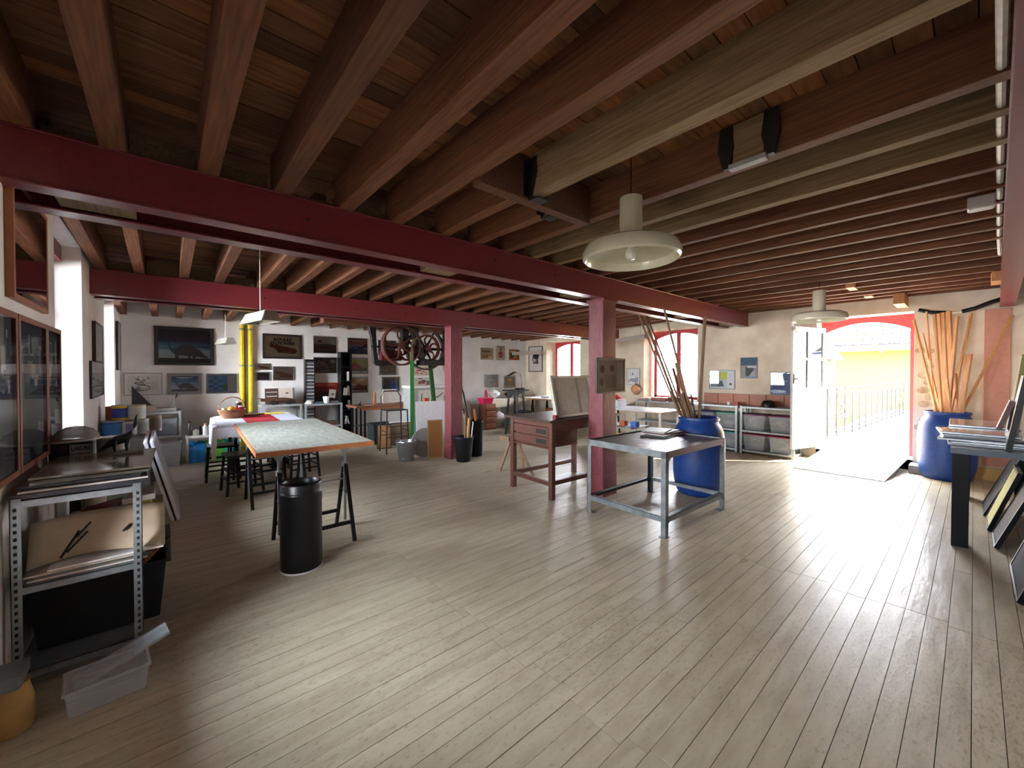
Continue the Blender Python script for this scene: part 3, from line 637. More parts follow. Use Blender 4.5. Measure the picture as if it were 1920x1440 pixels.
def jumble(seed, n, cols, x0=.06, x1=.94, y0=.1, y1=.9, bgc='c9c6bc', sm=.12):
    rr = random.Random(seed); L = [R(bgc, 0, 0, 1, 1)]
    for k in range(n):
        a = rr.uniform(x0, x1 - .05); b = rr.uniform(y0, y1 - .05); L.append(R(rr.choice(cols), a, b, min(x1, a + rr.uniform(.04, sm * 1.6)), min(y1, b + rr.uniform(.03, sm))))
    return L
def lines(c, x0, x1, ys, hh=.012): return [R(c, x0, y, x1, y + hh) for y in ys]
MT = ('pale grey mount', (176, 178, 180))
picture('grey framed collage sheet nearest the corner below the dinosaur painting', 'B', -0.285, 1.29, 0.485, 0.375, jumble(1, 60, ['6a6660', '8c8880', '504c48', 'a8a490', 'd8d6cc'], .2, .72, .08, .92) + lines('9a9890', .76, .95, [.2 + .05 * k for k in range(10)]), frame=GREY, fw=.012, mw=.03)
picture('small dinosaur print on blue sky in a wide grey mount', 'B', 0.262, 1.285, 0.48, 0.38, grad('c4c8cc', '6f9fca', 6, 0, 1, .1, .6) + grad('3f78ae', '1c3c66', 5, 0, 1, .6, 1) + [R('dfe4e8', .18, .88, .8, .93), R('dfe4e8', .3, .82, .62, .85)] + dino('3a3a40', '787878', s=1.0) + [R('33343a', 0, 0, 1, .14)], frame=GREY, fw=.01, mount=MT, mw=.045)
picture('blue printed chart with a small green tree, right of the small dinosaur print', 'B', 0.80, 1.28, 0.485, 0.375, [R('5f9ad2', 0, 0, .72, 1), R('d8dcd8', .72, 0, 1, 1)] + [R('2f6cb0' if (i + j) % 2 else '9cc4e4', .05 + .16 * i, .12 + .16 * j, .17 + .16 * i, .2 + .16 * j) for i in range(3) for j in range(5)] + [El('3e8a58', .62, .3, .1, .16), R('4a7a50', .6, .06, .64, .2)] + lines('9aa0a0', .77, .95, [.15 + .08 * k for k in range(9)]), frame=GREY, fw=.01, mount=MT, mw=.03)
def racer(c, c2, oz=0.0):
    return [Pg(c, (.05, .60 + oz), (.12, .57 + oz), (.22, .56 + oz), (.22, .61 + oz), (.1, .62 + oz)), El(c, .2, .50 + oz, .09, .07), Pg(c, (.16, .5 + oz), (.3, .6 + oz), (.5, .52 + oz), (.66, .47 + oz), (.9, .36 + oz), (.93, .2 + oz), (.75, .14 + oz), (.5, .17 + oz), (.34, .27 + oz)), El(c, .76, .28 + oz, .17, .15), El(c2, .42, .24 + oz, .08, .07), El(c2, .66, .40 + oz, .09, .035), El(c2, .84, .24 + oz, .07, .05), Pg(c2, (.3, .5 + oz), (.42, .46 + oz), (.38, .42 + oz), (.28, .45 + oz))]
t = picture('black framed cream poster with bold lettering over a brown racing car shape', 'B', 1.815, 2.015, 0.71, 0.50, [R('d8c8a6', 0, 0, 1, 1)] + racer('8a4e30', '5a2c1c') + [R('8a7a66', .04, .06, .28, .075)], fw=.022, mount=('grey mount', (168, 160, 150)), mw=.03)
text('ROULEZ', 0.085, inkm, t, (-0.0, -0.013, 0.135), sx=1.05, bold=0.003, shear=0.1); text('EN PIONEER', 0.08, inkm, t, (0.0, -0.013, 0.062), sx=1.0, bold=0.003, shear=0.1)
picture('smallest pale print of a brown car shape, above the dark little picture', 'B', 1.465, 1.60, 0.27, 0.135, [R('d4d0c8', 0, 0, 1, 1)] + racer('8a5238', '5c3020', .05) + [R('4a4440', .4, .88, .9, .94)], frame=GREY, fw=.006)
picture('little dark picture of a pale gabled roof beside the pink car print', 'B', 1.465, 1.41, 0.25, 0.18, [R('2c2c30', 0, 0, 1, 1), Pg('9a9a98', (.15, .2), (.5, .5), (.85, .2), (.78, .2), (.5, .4), (.22, .2)), R('a04a40', .45, .12, .55, .3)], frame=GREY, fw=.012, mount=MT, mw=.012)
picture('pinkish car print in a pale frame under the cream poster', 'B', 1.825, 1.465, 0.385, 0.29, [R('d4c8c0', 0, 0, 1, 1)] + racer('a06a5c', '7c4a40', .04) + [R('6a4a44', .12, .88, .78, .92), R('6a5a54', .06, .06, .36, .09)], frame=GREY, fw=.008)
picture('brown sepia print of a car before a bridge, top of its column', 'B', 2.63, 2.085, 0.48, 0.375, grad('3c2420', '6a4a40', 4, 0, 1, 0, .5) + grad('b0a498', 'c8bfb4', 3, 0, 1, .5, 1) + [El('4e2c26', .5, .3, .32, .14), R('8a7468', .1, .2, .9, .23), R('2c2020', .18, .66, .34, .74), Pg('e0dcd4', (.74, .5), (.92, .45), (.98, .88), (.72, .84)), Pg('5a4a44', (0, .5), (.6, .56), (1, .5), (1, .47), (0, .47))], frame=GREY, fw=.008)
picture('grey brown print of a ruined hall with an arch, middle of its column', 'B', 2.63, 1.64, 0.48, 0.35, jumble(5, 50, ['5a504a', '7a6e66', '8c8078', '443c38'], .02, .98, .04, .96, '6a605a') + [Pg('a89e94', (.05, .55), (.2, .72), (.4, .7), (.55, .5), (.5, .5), (.38, .65), (.2, .66), (.1, .52)), Pg('b8b0a4', (.72, .66), (.92, .64), (.93, .9), (.7, .88))], frame=GREY, fw=.008)
picture('red poster with a small white leaflet, leaning on the grey shelf', 'B', 2.63, 1.06, 0.50, 0.40, [R('2a1414', 0, 0, 1, .45), R('7c1c14', 0, .45, 1, .8), R('9c2a18', 0, .8, 1, 1), R('a87468', .06, .86, .5, .9), R('a87468', .54, .86, .9, .9), El('441414', .35, .42, .3, .12), El('1c1010', .3, .3, .14, .1), Pg('d8cfc8', (.62, .2), (.9, .14), (.94, .6), (.66, .64)), El('3a2a28', .8, .36, .05, .05)], frame=None, pane=False)
picture('pink and dark blue print of a glassy car, above the black shelf tower', 'B', 3.33, 2.085, 0.46, 0.375, [R('b06a70', 0, .55, 1, 1), R('d8d0cc', .1, .84, .9, .88), R('e0c4c4', .25, .76, .75, .79), R('283250', 0, 0, 1, .3), Pg('8490a8', (0, .5), (.4, .62), (.7, .5), (1, .6), (1, .3), (0, .3)), El('2c3a6c', .5, .3, .36, .18), El('7884a8', .4, .38, .14, .05), Pg('1c2440', (.6, .45), (1, .66), (1, .4))], frame=GREY, fw=.01)
for lb, z, L in (('framed print of a red dinosaur like car on yellow sky, right of the black tower', 1.635, [R('a89a3c', 0, .3, 1, 1), R('c0b04c', .4, .5, 1, 1), R('4a3a24', 0, .12, 1, .36), Pg('a83424', (0, .4), (.2, .8), (.45, .66), (.7, .34), (.3, .22), (0, .3)), R('d8d4cc', 0, 0, 1, .12), R('3a3028', .55, .03, .7, .07)]),
                 ('framed sunset print in orange with a red car, lower right of the black tower', 1.20, [R('c88c34', 0, .4, 1, 1), R('b0602c', 0, .4, .4, .66), R('3c1c14', 0, .1, 1, .42), Pg('8c2c1c', (.2, .3), (.5, .62), (.8, .36), (.95, .3), (.9, .2), (.1, .2)), R('e0b458', .3, .8, .8, .9), R('d8d4cc', 0, 0, 1, .12), R('3a3028', .55, .03, .7, .07)])):
    picture(lb, 'B', 3.35, z, 0.44, 0.37, L, frame=GREY, fw=.012, mw=.018, mount=MT)
for lb, a, z, c in (('pale grey framed sketch behind the upper pulley wheels', 4.03, 2.07, 'a8aeb8'), ('grey framed photograph left of the green belt', 4.05, 1.60, '8a8c94'), ('framed grey photograph with a bright blue patch behind the tall stool', 4.12, 1.2, '6c7078')):
    picture(lb, 'B', a, z, 0.46, 0.37, jumble(int(a * 100 + z * 10), 20, ['5c6068', '8c9098', 'b8bcc0'], .06, .94, .1, .9, c) + ([R('6c94e0', .55, .1, .9, .9)] if z < 1.3 else []), frame=GREY, fw=.012, mw=.03, mount=MT)
for i, (lb, a, z, L) in enumerate((('row of small red and white leaflets left of the green stay', 4.95, 1.55, ['c8c4b8', 'b04438', 'e0dcd0']), ('lower sheet of red and white cuttings behind the machine', 5.0, 1.2, ['c8c4b8', '8a3a30', '5c5450']))):
    picture(lb, 'B', a, z, 0.5, 0.3, jumble(30 + i, 36, L, .02, .98, .04, .96, 'b8b2a4', .18), frame=None, pane=False, name='poster')
picture('cream comic poster of a street scene, left of the three far posters', 'B', 7.04, 2.02, 0.44, 0.33, [R('d8caa0', 0, 0, 1, 1), R('8a8468', .08, .62, .8, .82), R('c89c48', .1, .12, .95, .4), El('a87c38', .55, .32, .1, .14), R('e8e0c0', .62, .1, .95, .3)], frame=('tan frame', (150, 120, 80)), fw=.008, name='poster')
picture('tall white poster of a small figure in a red coat', 'B', 7.555, 2.06, 0.31, 0.42, [R('e4dccc', 0, 0, 1, 1), Pg('c85850', (.3, .15), (.7, .15), (.78, .5), (.6, .62), (.4, .62), (.22, .5)), El('3a2c28', .5, .72, .12, .09), El('d8a88c', .5, .67, .09, .06), R('5a5048', .15, .88, .85, .93), R('f0e8e0', .42, .3, .58, .36)], frame=('tan frame', (150, 120, 80)), fw=.006, name='poster')
picture('orange and green comic cover, right of the red coat poster', 'B', 8.09, 2.02, 0.41, 0.32, [R('b85428', 0, 0, 1, 1), R('d8c890', .08, .7, .7, .9), R('6c5a20', .1, .2, .9, .66), El('e0b830', .6, .3, .22, .12), El('3a3420', .4, .42, .14, .14), R('c84030', .06, .08, .94, .14)], frame=('tan frame', (150, 120, 80)), fw=.006, name='poster')
picture('pale blue technical drawing behind the white stool lamp corner', 'B', 7.205, 1.23, 0.51, 0.38, jumble(50, 26, ['a8b4c4', 'd4d8dc', '8c9cb4', 'c0c8d0'], .06, .9, .1, .9, 'c8ccd4'), frame=GREY, fw=.01, mount=MT, mw=.01)
picture('framed picture of an orange wooden tub under the small desk lamp', 'B', 7.905, 1.20, 0.47, 0.38, [R('8a9088', 0, 0, 1, 1), El('c07c34', .55, .52, .24, .3), R('a8682c', .33, .3, .77, .56), El('d89848', .55, .72, .22, .07), R('e0e0dc', 0, 0, 1, .12)], frame=GREY, fw=.012, mw=.02)
picture('black framed portrait engraving hanging left of the far red window', 'F', 8.81, 1.89, 0.60, 0.78, [R('dcd4c8', 0, 0, 1, 1), El('5c5450', .48, .5, .24, .2), El('bcae9c', .42, .5, .12, .13), El('2c2826', .52, .62, .24, .12), Pg('4c4642', (.25, .3), (.75, .3), (.7, .42), (.4, .36)), R('4a4440', .3, .24, .7, .245)], fw=.02, depth=.025)
picture('pale framed photograph right of the post, left of the nearer red window', 'F', 5.42, 1.38, 0.37, 0.41, [R('dcdcd8', 0, 0, 1, 1), Pg('b07868', (.1, .2), (.4, .42), (.5, .4), (.2, .16)), Pg('9098a8', (.3, .3), (.9, .5), (.9, .2), (.4, .16)), R('8c8480', .4, .6, .52, .74), R('f0f0f0', .2, .44, .6, .5)], frame=GREY, fw=.012)
picture('pale framed sheet half hidden on the left of the red post', 'F', 6.28, 1.38, 0.5, 0.41, [R('dcd8cc', 0, 0, 1, 1), R('b8b4a8', .3, .3, .6, .6)], frame=GREY, fw=.012)
picture('framed yellow green and grey factory picture above the plank row', 'F', 3.37, 1.34, 0.50, 0.39, [R('c4ccd0', 0, 0, 1, 1), R('c4cc54', .04, .5, .72, .94), R('5c646c', .28, .1, .42, .94), Pg('6c7c88', (.04, .1), (.3, .1), (.3, .5), (.1, .6)), Pg('4c545c', (.34, .12), (.6, .12), (.5, .46), (.4, .4)), R('dadcd8', .72, .04, .97, .94), R('484c50', .8, .2, .9, .32)] + lines('a0a4a4', .76, .94, [.4 + .06 * k for k in range(8)]), frame=GREY, fw=.012, mount=MT)
picture('small hanging blue grey calendar picture left of the open door', 'F', 2.87, 1.575, 0.30, 0.41, [R('8c94a0', 0, 0, 1, 1), R('3c5468', 0, .62, 1, 1), R('9c9490', 0, 0, .36, .6), R('40444c', .3, .1, .8, .55), R('c8ccd0', .4, .5, .95, .6), Pg('b4aca4', (.5, .1), (.9, .1), (.8, .4))], frame=GREY, fw=.006)
picture('dark blue framed picture reflecting a window next to the door', 'F', 2.34, 1.28, 0.33, 0.43, [R('44567c', 0, 0, 1, 1), R('30406c', .1, .1, .6, .5), R('a4acb8', .1, .04, .9, .08), R('8c9cb0', .2, .6, .9, .63)], frame=GREY, fw=.012)
picture('black framed brown certificate fixed to the red post', None, 0, 0, 0.58, 0.42, [R('dccab4', 0, 0, 1, 1), R('d0b496', .04, .05, .96, .95), R('e4dccc', .74, .08, .97, .92), El('8c5c40', .2, .7, .08, .12), El('8c5c40', .55, .72, .08, .1), El('96806a', .18, .3, .06, .12)] + lines('6c5440', .3, .68, [.14 + .05 * k for k in range(8)], .014), fw=.018, depth=.03, rz=0.0, loc=(4.06, 2.884, 1.455))
# left wall: wooden framed collages
rr = random.Random(9)
picture('upper wooden framed dark collage poster on the near left wall', 'L', 3.37, 2.15, 0.74, 0.59, jumble(21, 60, ['c8c4b8', '2c3034', '8a8680', '5a4468', 'b8b4ac', '7c3c40', 'd8d4c8'], .05, .95, .04, .97, '70686c', .2) + [R('1c2428', .04, .6, .22, .97), R('2c2440', .5, .1, .95, .4)], frame=WOODF, fw=.025, mw=.0, depth=.03)
for lb, a, w_ in (('left one of the three tall wooden framed panels on the near left wall', 2.75, 0.60), ('middle one of the three tall wooden framed panels on the near left wall', 3.38, 0.62), ('right one of the three tall wooden framed panels, next to the first window', 3.905, 0.42)):
    picture(lb, 'L', a, 1.39, w_, 0.79, jumble(int(a * 10), 22, ['b8b8b0', '3c4048', '8c9094', '5c5c60', 'a09c98'], .1, .9, .5, .92, '20242c', .2) + [R('10141c', 0, 0, 1, .12)], frame=('reddish brown wood frame', (122, 70, 48)), fw=.03, depth=.03)
picture('dark edged grey picture between the two left windows, upper', 'L', 6.27, 1.815, 0.66, 0.42, [R('a8a8a4', 0, 0, 1, 1), R('8c9090', .1, .1, .9, .9)], fw=.01, depth=.03)
picture('grey technical print between the two left windows, lower', 'L', 6.22, 1.42, 1.0, 0.38, jumble(61, 60, ['6c6c68', '8c8c88', '50504c', 'a0a09c'], .02, .98, .04, .96, '848480'), fw=.01, depth=.02)
picture('thin black edged picture in the back left corner of the left wall', 'L', 8.8, 1.9, 0.5, 0.75, [R('908c84', 0, 0, 1, 1)], fw=.012, depth=.03)
# ================================================================ BIG FURNITURE
def slotted(mb, x, y, z0, z1, sx_=1, sy_=1, w_=0.035, t=0.003):
    """L-shaped perforated upright"""
    mb.box(x, x + sx_ * w_, y, y + sy_ * t, z0, z1).box(x, x + sx_ * t, y, y + sy_ * w_, z0, z1)
def rack(name, label, x, y, w_, d, levels, h, m=galv, rz=0.0, board=None, up=0.035, slots=True, lip=0.035, group=None, cat='shelving'):
    """x,y near-left corner; w along X, d along Y"""
    t = thing(name, label, cat, (x + w_ / 2, y + d / 2, 0), rz, group); a, b = w_ / 2, d / 2
    for sx_, sy_ in ((-1, -1), (1, -1), (1, 1), (-1, 1)):
        mb = MB(); slotted(mb, sx_ * a, sy_ * b, 0, h, -sx_, -sy_, up); u = mb.build('upright', m, t)
        if slots:
            mb = MB(); z = 0.04
            while z < h - 0.03:
                mb.box(sx_ * (a - up * 0.3), sx_ * (a - up * 0.62), sy_ * b, sy_ * (b + 0.0006), z, z + 0.016); mb.box(sx_ * a, sx_ * (a + 0.0006), sy_ * (b - up * 0.3), sy_ * (b - up * 0.62), z, z + 0.016); z += 0.034
            mb.build('slots', inkm, u, stuff=True)
    for z in levels:
        mb = MB(); mb.box(-a + .004, a - .004, -b + .004, b - .004, z - 0.004, z)
        mb.box(-a + .004, a - .004, -b + .004, -b + .007, z - lip, z).box(-a + .004, a - .004, b - .007, b - .004, z - lip, z).box(-a + .004, -a + .007, -b, b, z - lip, z).box(a - .007, a - .004, -b, b, z - lip, z)
        mb.build('shelf', board or m, t)
    return t
# near left rack
RX, RY = -0.545, 2.87
rack('steel_rack', 'galvanised slotted steel rack against the near left wall holding a black crate', RX, RY, 0.445, 1.0, (0.10, 0.50, 0.905), 0.915)
# drawing frames piled on the rack top
def slab(name, label, cat, x, y, z, w_, d, h, m, rz=0.0, rx=0.0, ry=0.0, parent=None, edge=None, bevel=0.0, group=None):
    t = thing(name, label, cat, (x, y, z), rz, group); t.rotation_euler = (rx, ry, rz)
    MB().box(-w_ / 2, w_ / 2, -d / 2, d / 2, 0, h).build('panel', m, t, bevel=bevel)
    if edge: MB().box(-w_ / 2 - .004, w_ / 2 + .004, -d / 2 - .004, d / 2 + .004, 0.001, h - .003).build('edge', edge, t)
    return t
dark = plain('dark grey board', (44, 46, 52), 0.4); midg = plain('grey glazed board', (112, 112, 104), 0.2, coat=0.4); beige = plain('beige glazed board', (150, 144, 128), 0.15, coat=0.5)
slab('frame_stack_board', 'thick black board lowest in the stack on the near left rack', 'board', -0.31, 3.28, 0.907, 0.47, 0.80, 0.022, dark)
slab('framed_picture', 'pale edged glazed panel directly on the thick black board', 'picture', -0.31, 3.26, 0.930, 0.44, 0.72, 0.012, midg, edge=whitem, rz=0.03)
slab('framed_picture', 'dark glazed panel second from the bottom of the rack pile', 'picture', -0.31, 3.27, 0.944, 0.42, 0.70, 0.012, dark, rz=-0.03)
slab('framed_picture', 'grey glazed panel just under the top one of the rack pile', 'picture', -0.30, 3.27, 0.958, 0.42, 0.68, 0.012, midg, rz=0.05)
slab('framed_picture', 'beige glazed panel with a small white label, topmost on the near left rack', 'picture', -0.28, 3.31, 0.972, 0.44, 0.66, 0.012, beige, rz=-0.02)
tag(MB().box(-0.04, 0.02, -0.03, 0.04, 0, 0.0015).build('paper_label', paper, None, loc=(-0.24, 3.25, 0.9845)), 'small white paper label lying on the topmost beige panel', 'label')
# middle shelf: curled drawing sheets, portfolio boards, books
for i, (lb, z, dx, m) in enumerate((('lowest pale drawing board on the middle shelf of the near rack', 0.503, 0.02, paper), ('second grey board on the middle shelf of the near rack', 0.515, 0.05, midg), ('third cream board on the middle shelf of the near rack', 0.527, 0.0, plain('cream board', (190, 180, 160), 0.7)), ('uppermost white sheet jutting out of the near rack', 0.539, 0.07, whitem))):
    slab('drawing_board', lb, 'board', -0.31 + dx, 3.36, z, 0.42, 0.92, 0.009, m, rz=random.uniform(-.04, .04))
t = thing('drawing_sheet', 'large curling sheet of beige drawing paper with dark brush strokes on the near rack', 'paper', (-0.32, 2.92, 0.55))
vs = []; fs = []; nx, nz = 10, 6
for j in range(nz + 1):
    for i in range(nx + 1):
        u, v = i / nx, j / nz; vs.append((-0.19 + 0.50 * u, 0.02 + 0.04 * math.sin(u * 5) * (1 - v) + 0.10 * v, 0.0 + 0.20 * v + 0.02 * math.sin(u * 3.1)))
fs = [(j * (nx + 1) + i, j * (nx + 1) + i + 1, (j + 1) * (nx + 1) + i + 1, (j + 1) * (nx + 1) + i) for j in range(nz) for i in range(nx)]
o = MB().add(vs, fs).build('sheet', plain('kraft drawing paper', (176, 158, 132), 0.85), t, smooth=True); o.modifiers.new('s', 'SOLIDIFY').thickness = 0.002
mb = MB()
for a, b in (((-0.08, 0.02), (-0.02, 0.14)), ((-0.06, 0.04), (0.01, 0.13)), ((0.14, 0.09), (0.17, 0.13)), ((-0.03, 0.10), (0.02, 0.17))):
    mb.bar((a[0], 0.0 + a[1] * .4 + .01, a[1] + 0.01), (b[0], 0.0 + b[1] * .45, b[1]), 0.012, 0.004)
mb.build('brush_stroke', inkm, t)
for lb, x, z, w_, h, rgb, ry in (('crimson book leaning behind the beige drawing sheet', -0.27, 0.70, 0.15, 0.04, (150, 24, 50), -0.2), ('yellow green book behind the beige drawing sheet', -0.14, 0.72, 0.14, 0.035, (150, 150, 50), -0.1), ('white book with dark print on top of the yellow green book', -0.12, 0.765, 0.13, 0.025, (200, 196, 188), -0.08)):
    t = thing('book', lb, 'book', (x, 3.2, z)); t.rotation_euler = (0, ry, 0)
    MB().box(-w_ / 2, w_ / 2, -0.1, 0.1, 0, h).build('pages', paper, t); MB().box(-w_ / 2 - .003, w_ / 2 + .003, -0.103, 0.103, -0.003, 0.003).box(-w_ / 2 - .003, w_ / 2 + .003, -0.103, 0.103, h - .003, h + .003).box(-w_ / 2 - .004, w_ / 2 + .003, -0.104, -0.101, -0.003, h + .003).build('cover', plain('cover ' + lb[:6], rgb, 0.5), t)
slab('box_file', 'long cardboard box on the middle shelf carrying the books', 'box', -0.22, 3.3, 0.55, 0.4, 0.5, 0.13, plain('dusty beige carton', (168, 156, 140), 0.8))
t = thing('paper_roll', 'pale paper tube standing on the near rack behind the drawing sheet', 'tube', (-0.36, 3.6, 0.55)); MB().cyl((0, 0, 0), (0.02, 0, 0.30), 0.06, n=20).build('roll', paper, t, smooth=True); MB().cyl((0.02, 0, 0.30), (0.02, 0, 0.303), 0.02, n=12).build('core', cardboard, t)
t = thing('paper_roll', 'thin white paper tube near the left upright of the rack', 'tube', (-0.45, 3.4, 0.55)); MB().cyl((0, 0, 0), (0, 0, 0.30), 0.025, n=16).build('roll', whitem, t, smooth=True)
slab('box_file', 'upright black box file between the two paper tubes', 'box', -0.41, 3.55, 0.55, 0.05, 0.2, 0.29, blackm)
# black crate
def crate(name, label, cat, x, y, z, w_, d, h, m, rz=0.0, taper=0.88, rim=0.02, group=None, th=0.006, lid=None, wheels=False):
    t = thing(name, label, cat, (x, y, z), rz, group); a, b = w_ / 2, d / 2; A, B_ = a * taper, b * taper
    mb = MB(); k = th
    O = [(-A, -B_, 0), (A, -B_, 0), (A, B_, 0), (-A, B_, 0)]; T = [(-a, -b, h), (a, -b, h), (a, b, h), (-a, b, h)]
    I = [(p[0] * (1 - k / a), p[1] * (1 - k / b), h) for p in T]; J = [(p[0] * (1 - k / A), p[1] * (1 - k / B_), k) for p in O]
    mb.add(O + T + I + J, [(0, 3, 2, 1), (0, 1, 5, 4), (1, 2, 6, 5), (2, 3, 7, 6), (3, 0, 4, 7)] + [(4 + i, 4 + (i + 1) % 4, 8 + (i + 1) % 4, 8 + i) for i in range(4)] + [(8 + i, 8 + (i + 1) % 4, 12 + (i + 1) % 4, 12 + i) for i in range(4)] + [(12, 13, 14, 15)])
    mb.build('tub', m, t, bevel=0.004)
    mb = MB(); mb.box(-a - rim, a + rim, -b - rim, -b + k, h - .012, h).box(-a - rim, a + rim, b - k, b + rim, h - .012, h).box(-a - rim, -a + k, -b, b, h - .012, h).box(a - k, a + rim, -b, b, h - .012, h)
    mb.build('rim', m, t, bevel=0.003)
    if lid: MB().box(-a - rim - .003, a + rim + .003, -b - rim - .003, b + rim + .003, h + 0.0005, h + .022).build('lid', lid, t, bevel=0.006)
    return t
crate('storage_crate', 'large black plastic crate on the bottom shelf of the near left rack', 'crate', -0.265, 3.33, 0.105, 0.52, 0.66, 0.33, black_plastic)
for lb, p, q, rgb in (('orange brown brush lying in the black crate', (-0.12, 3.0, 0.42), (-0.02, 3.2, 0.47), (160, 84, 60)), ('grey metal rod sticking out of the black crate', (-0.14, 3.1, 0.42), (-0.05, 3.25, 0.46), (170, 174, 178)), ('pale wooden spatula in the black crate', (-0.2, 3.1, 0.43), (-0.1, 3.4, 0.46), (190, 170, 140))):
    t = thing('tool', lb, 'tool', p); v = Vector(q) - Vector(p); MB().bar((0, 0, 0), v, 0.02, 0.008).build('handle', plain('tool ' + lb[:10], rgb, 0.5), t); MB().bar(v, v * 1.2, 0.03, 0.012).build('head', inkm, t)
# clear box with its lid on the floor
t = crate('storage_box', 'low translucent plastic box standing open on the floor by the near left rack', 'box', -0.215, 2.63, 0.0, 0.27, 0.19, 0.12, clear_plastic, rz=0.10, rim=0.008, taper=.92, th=.003)
lid = tag(MB().box(-0.17, 0.17, -0.05, 0.05, 0, 0.006).box(-0.17, 0.17, -0.05, -0.044, -0.012, 0).box(-0.17, 0.17, 0.044, 0.05, -0.012, 0).build('plastic_lid', clear_plastic, None, loc=(-0.165, 2.66, 0.145)), 'translucent lid lying askew across the open plastic box', 'lid'); lid.rotation_euler = (0.05, -0.30, 0.15)
# beige sack / post foot at the left edge, with steel cover
t = thing('floor_sack', 'ochre sack slumped at the foot of the left wall beside the rack', 'sack', (-0.50, 2.62, 0))
MB().lathe([(0.0, 0.0), (0.06, 0.0), (0.07, 0.05), (0.065, 0.12), (0.05, 0.19), (0.055, 0.2), (0.0, 0.2)], 14).build('body', plain('ochre jute', (176, 140, 84), 0.9, bump=0.5), t, smooth=True)
slab('metal_cover', 'small grey metal box cover on top of the ochre sack', 'cover', -0.51, 2.62, 0.201, 0.10, 0.16, 0.05, plain('dull grey tin cover', (120, 124, 126), 0.4, metal=.4), bevel=.004)

# things further along on the rack top: tins, lid, sculpture
t = thing('paint_tin', 'rectangular black tin lettered for wood stain on the rack top', 'tin', (-0.40, 3.95, 0.907)); 
t.location = (-0.43, 3.78, 0.907 - 0.045)
MB().box(-0.12, 0.07, -0.06, 0.08, 0.045, 0.19).build('body', black_plastic, t, bevel=.004); MB().box(-0.03, 0.068, -0.0615, -0.06, 0.06, 0.175).build('label', plain('grey tin label', (150, 144, 134), 0.6), t)
MB().box(-0.12, 0.07, -0.06, 0.08, 0.19, 0.198).build('lid', plain('pale tin lid', (170, 166, 156), 0.4), t)
text('LASURE', 0.034, inkm, t, (0.019, -0.0622, 0.15), sx=.75, bold=.001); text('SATINEE', 0.032, inkm, t, (0.019, -0.0622, 0.108), sx=.7, bold=.001)
t = thing('paint_tin', 'squat grey paint tin right behind the lettered black tin', 'tin', (-0.28, 3.79, 0.907)); MB().cyl((0, 0, 0.01), (0, 0, 0.15), 0.07, n=24).build('body', plain('greyish tin print', (140, 132, 124), 0.5), t, smooth=True); MB().cyl((0, 0, 0.15), (0, 0, 0.157), 0.073, n=24).build('rim', galv, t); MB().cyl((0, 0, 0.0), (0, 0, 0.01), 0.065, n=24).build('foot', galv, t)
t = thing('bowl', 'translucent domed bowl lying upside down on the black tin', 'bowl', (-0.44, 3.79, 1.0605)); MB().lathe([(0.11, 0.0), (0.105, 0.03), (0.08, 0.065), (0.04, 0.085), (0.0, 0.09)], 28).build('dome', plain('smoky translucent plastic', (150, 144, 130), 0.25, alpha=.8), t, smooth=True); MB().lathe([(0.118, 0.0), (0.118, 0.006), (0.108, 0.006)], 28).build('rim', whitem, t)
t = thing('sculpture', 'dark green long necked dinosaur sculpture on a pale base, on the rack top', 'sculpture', (-0.22, 3.52, 0.985))
sg = plain('dark green patina', (14, 36, 32), 0.35)
MB().box(-0.03, 0.11, -0.05, 0.05, 0, 0.018).build('base', plain('grey sculpture base', (140, 138, 128), 0.6), t, bevel=.002)
MB().tube([(-0.10, 0, 0.02), (-0.07, 0, 0.045), (-0.035, 0, 0.075), (0.0, 0, 0.09), (0.03, 0, 0.10), (0.055, 0, 0.125), (0.068, 0, 0.16), (0.074, 0, 0.20), (0.076, 0, 0.235), (0.086, 0, 0.25)], [0.003, 0.012, 0.026, 0.034, 0.03, 0.02, 0.014, 0.009, 0.007, 0.006], 12).build('body', sg, t, smooth=True, subsurf=1)
for x, y in ((-0.02, -0.025), (-0.02, 0.025), (0.035, -0.022), (0.035, 0.022)): MB().tube([(x, y, 0.085), (x - .004, y * 1.2, 0.05), (x, y * 1.2, 0.016)], [0.014, 0.010, 0.008], 8).build('leg', sg, t, smooth=True)

# second rack with paint tins
rack('steel_rack', 'light grey slotted rack carrying stacked paint tins by the left wall', -0.545, 6.3, 0.43, 1.0, (0.77, 0.3), 0.775)
def tin(label, x, y, z, r, h, body, band=None, lid=None, name='paint_tin', handle=False, group=None):
    t = thing(name, label, 'tin', (x, y, z), random.uniform(0, 6), group)
    MB().cyl((0, 0, 0.0), (0, 0, h), r, n=24).build('can', plain('tin body %02x%02x%02x' % body, body, 0.4), t, smooth=True)
    if band: MB().lathe([(r + .001, h * .15), (r + .001, h * .8)], 24).build('label', plain('tin band %02x%02x%02x' % band, band, 0.5), t, smooth=True)
    MB().lathe([(r + .003, h - .008), (r + .003, h + .003), (r - .008, h + .003), (r - .01, h - .004), (0, h - .004)], 24).build('lid', plain('tin lid %02x%02x%02x' % (lid or (190, 190, 186)), lid or (190, 190, 186), 0.35), t, smooth=True)
    if handle: MB().tube([(r * math.cos(a), 0.02, h * .7 + r * .9 * math.sin(a)) for a in [k * math.pi / 8 for k in range(9)]], .003, 5).build('handle', galv, t)
    return t
z2 = 0.772
tin('blue paint tin nearest the wall in the lower row of the tin stack', -0.46, 6.40, z2, 0.095, 0.17, (34, 98, 176), (60, 128, 196))
tin('white paint tin with a lilac label in the lower row of the tin stack', -0.335, 6.42, z2, 0.085, 0.16, (206, 206, 204), None, (140, 140, 140))
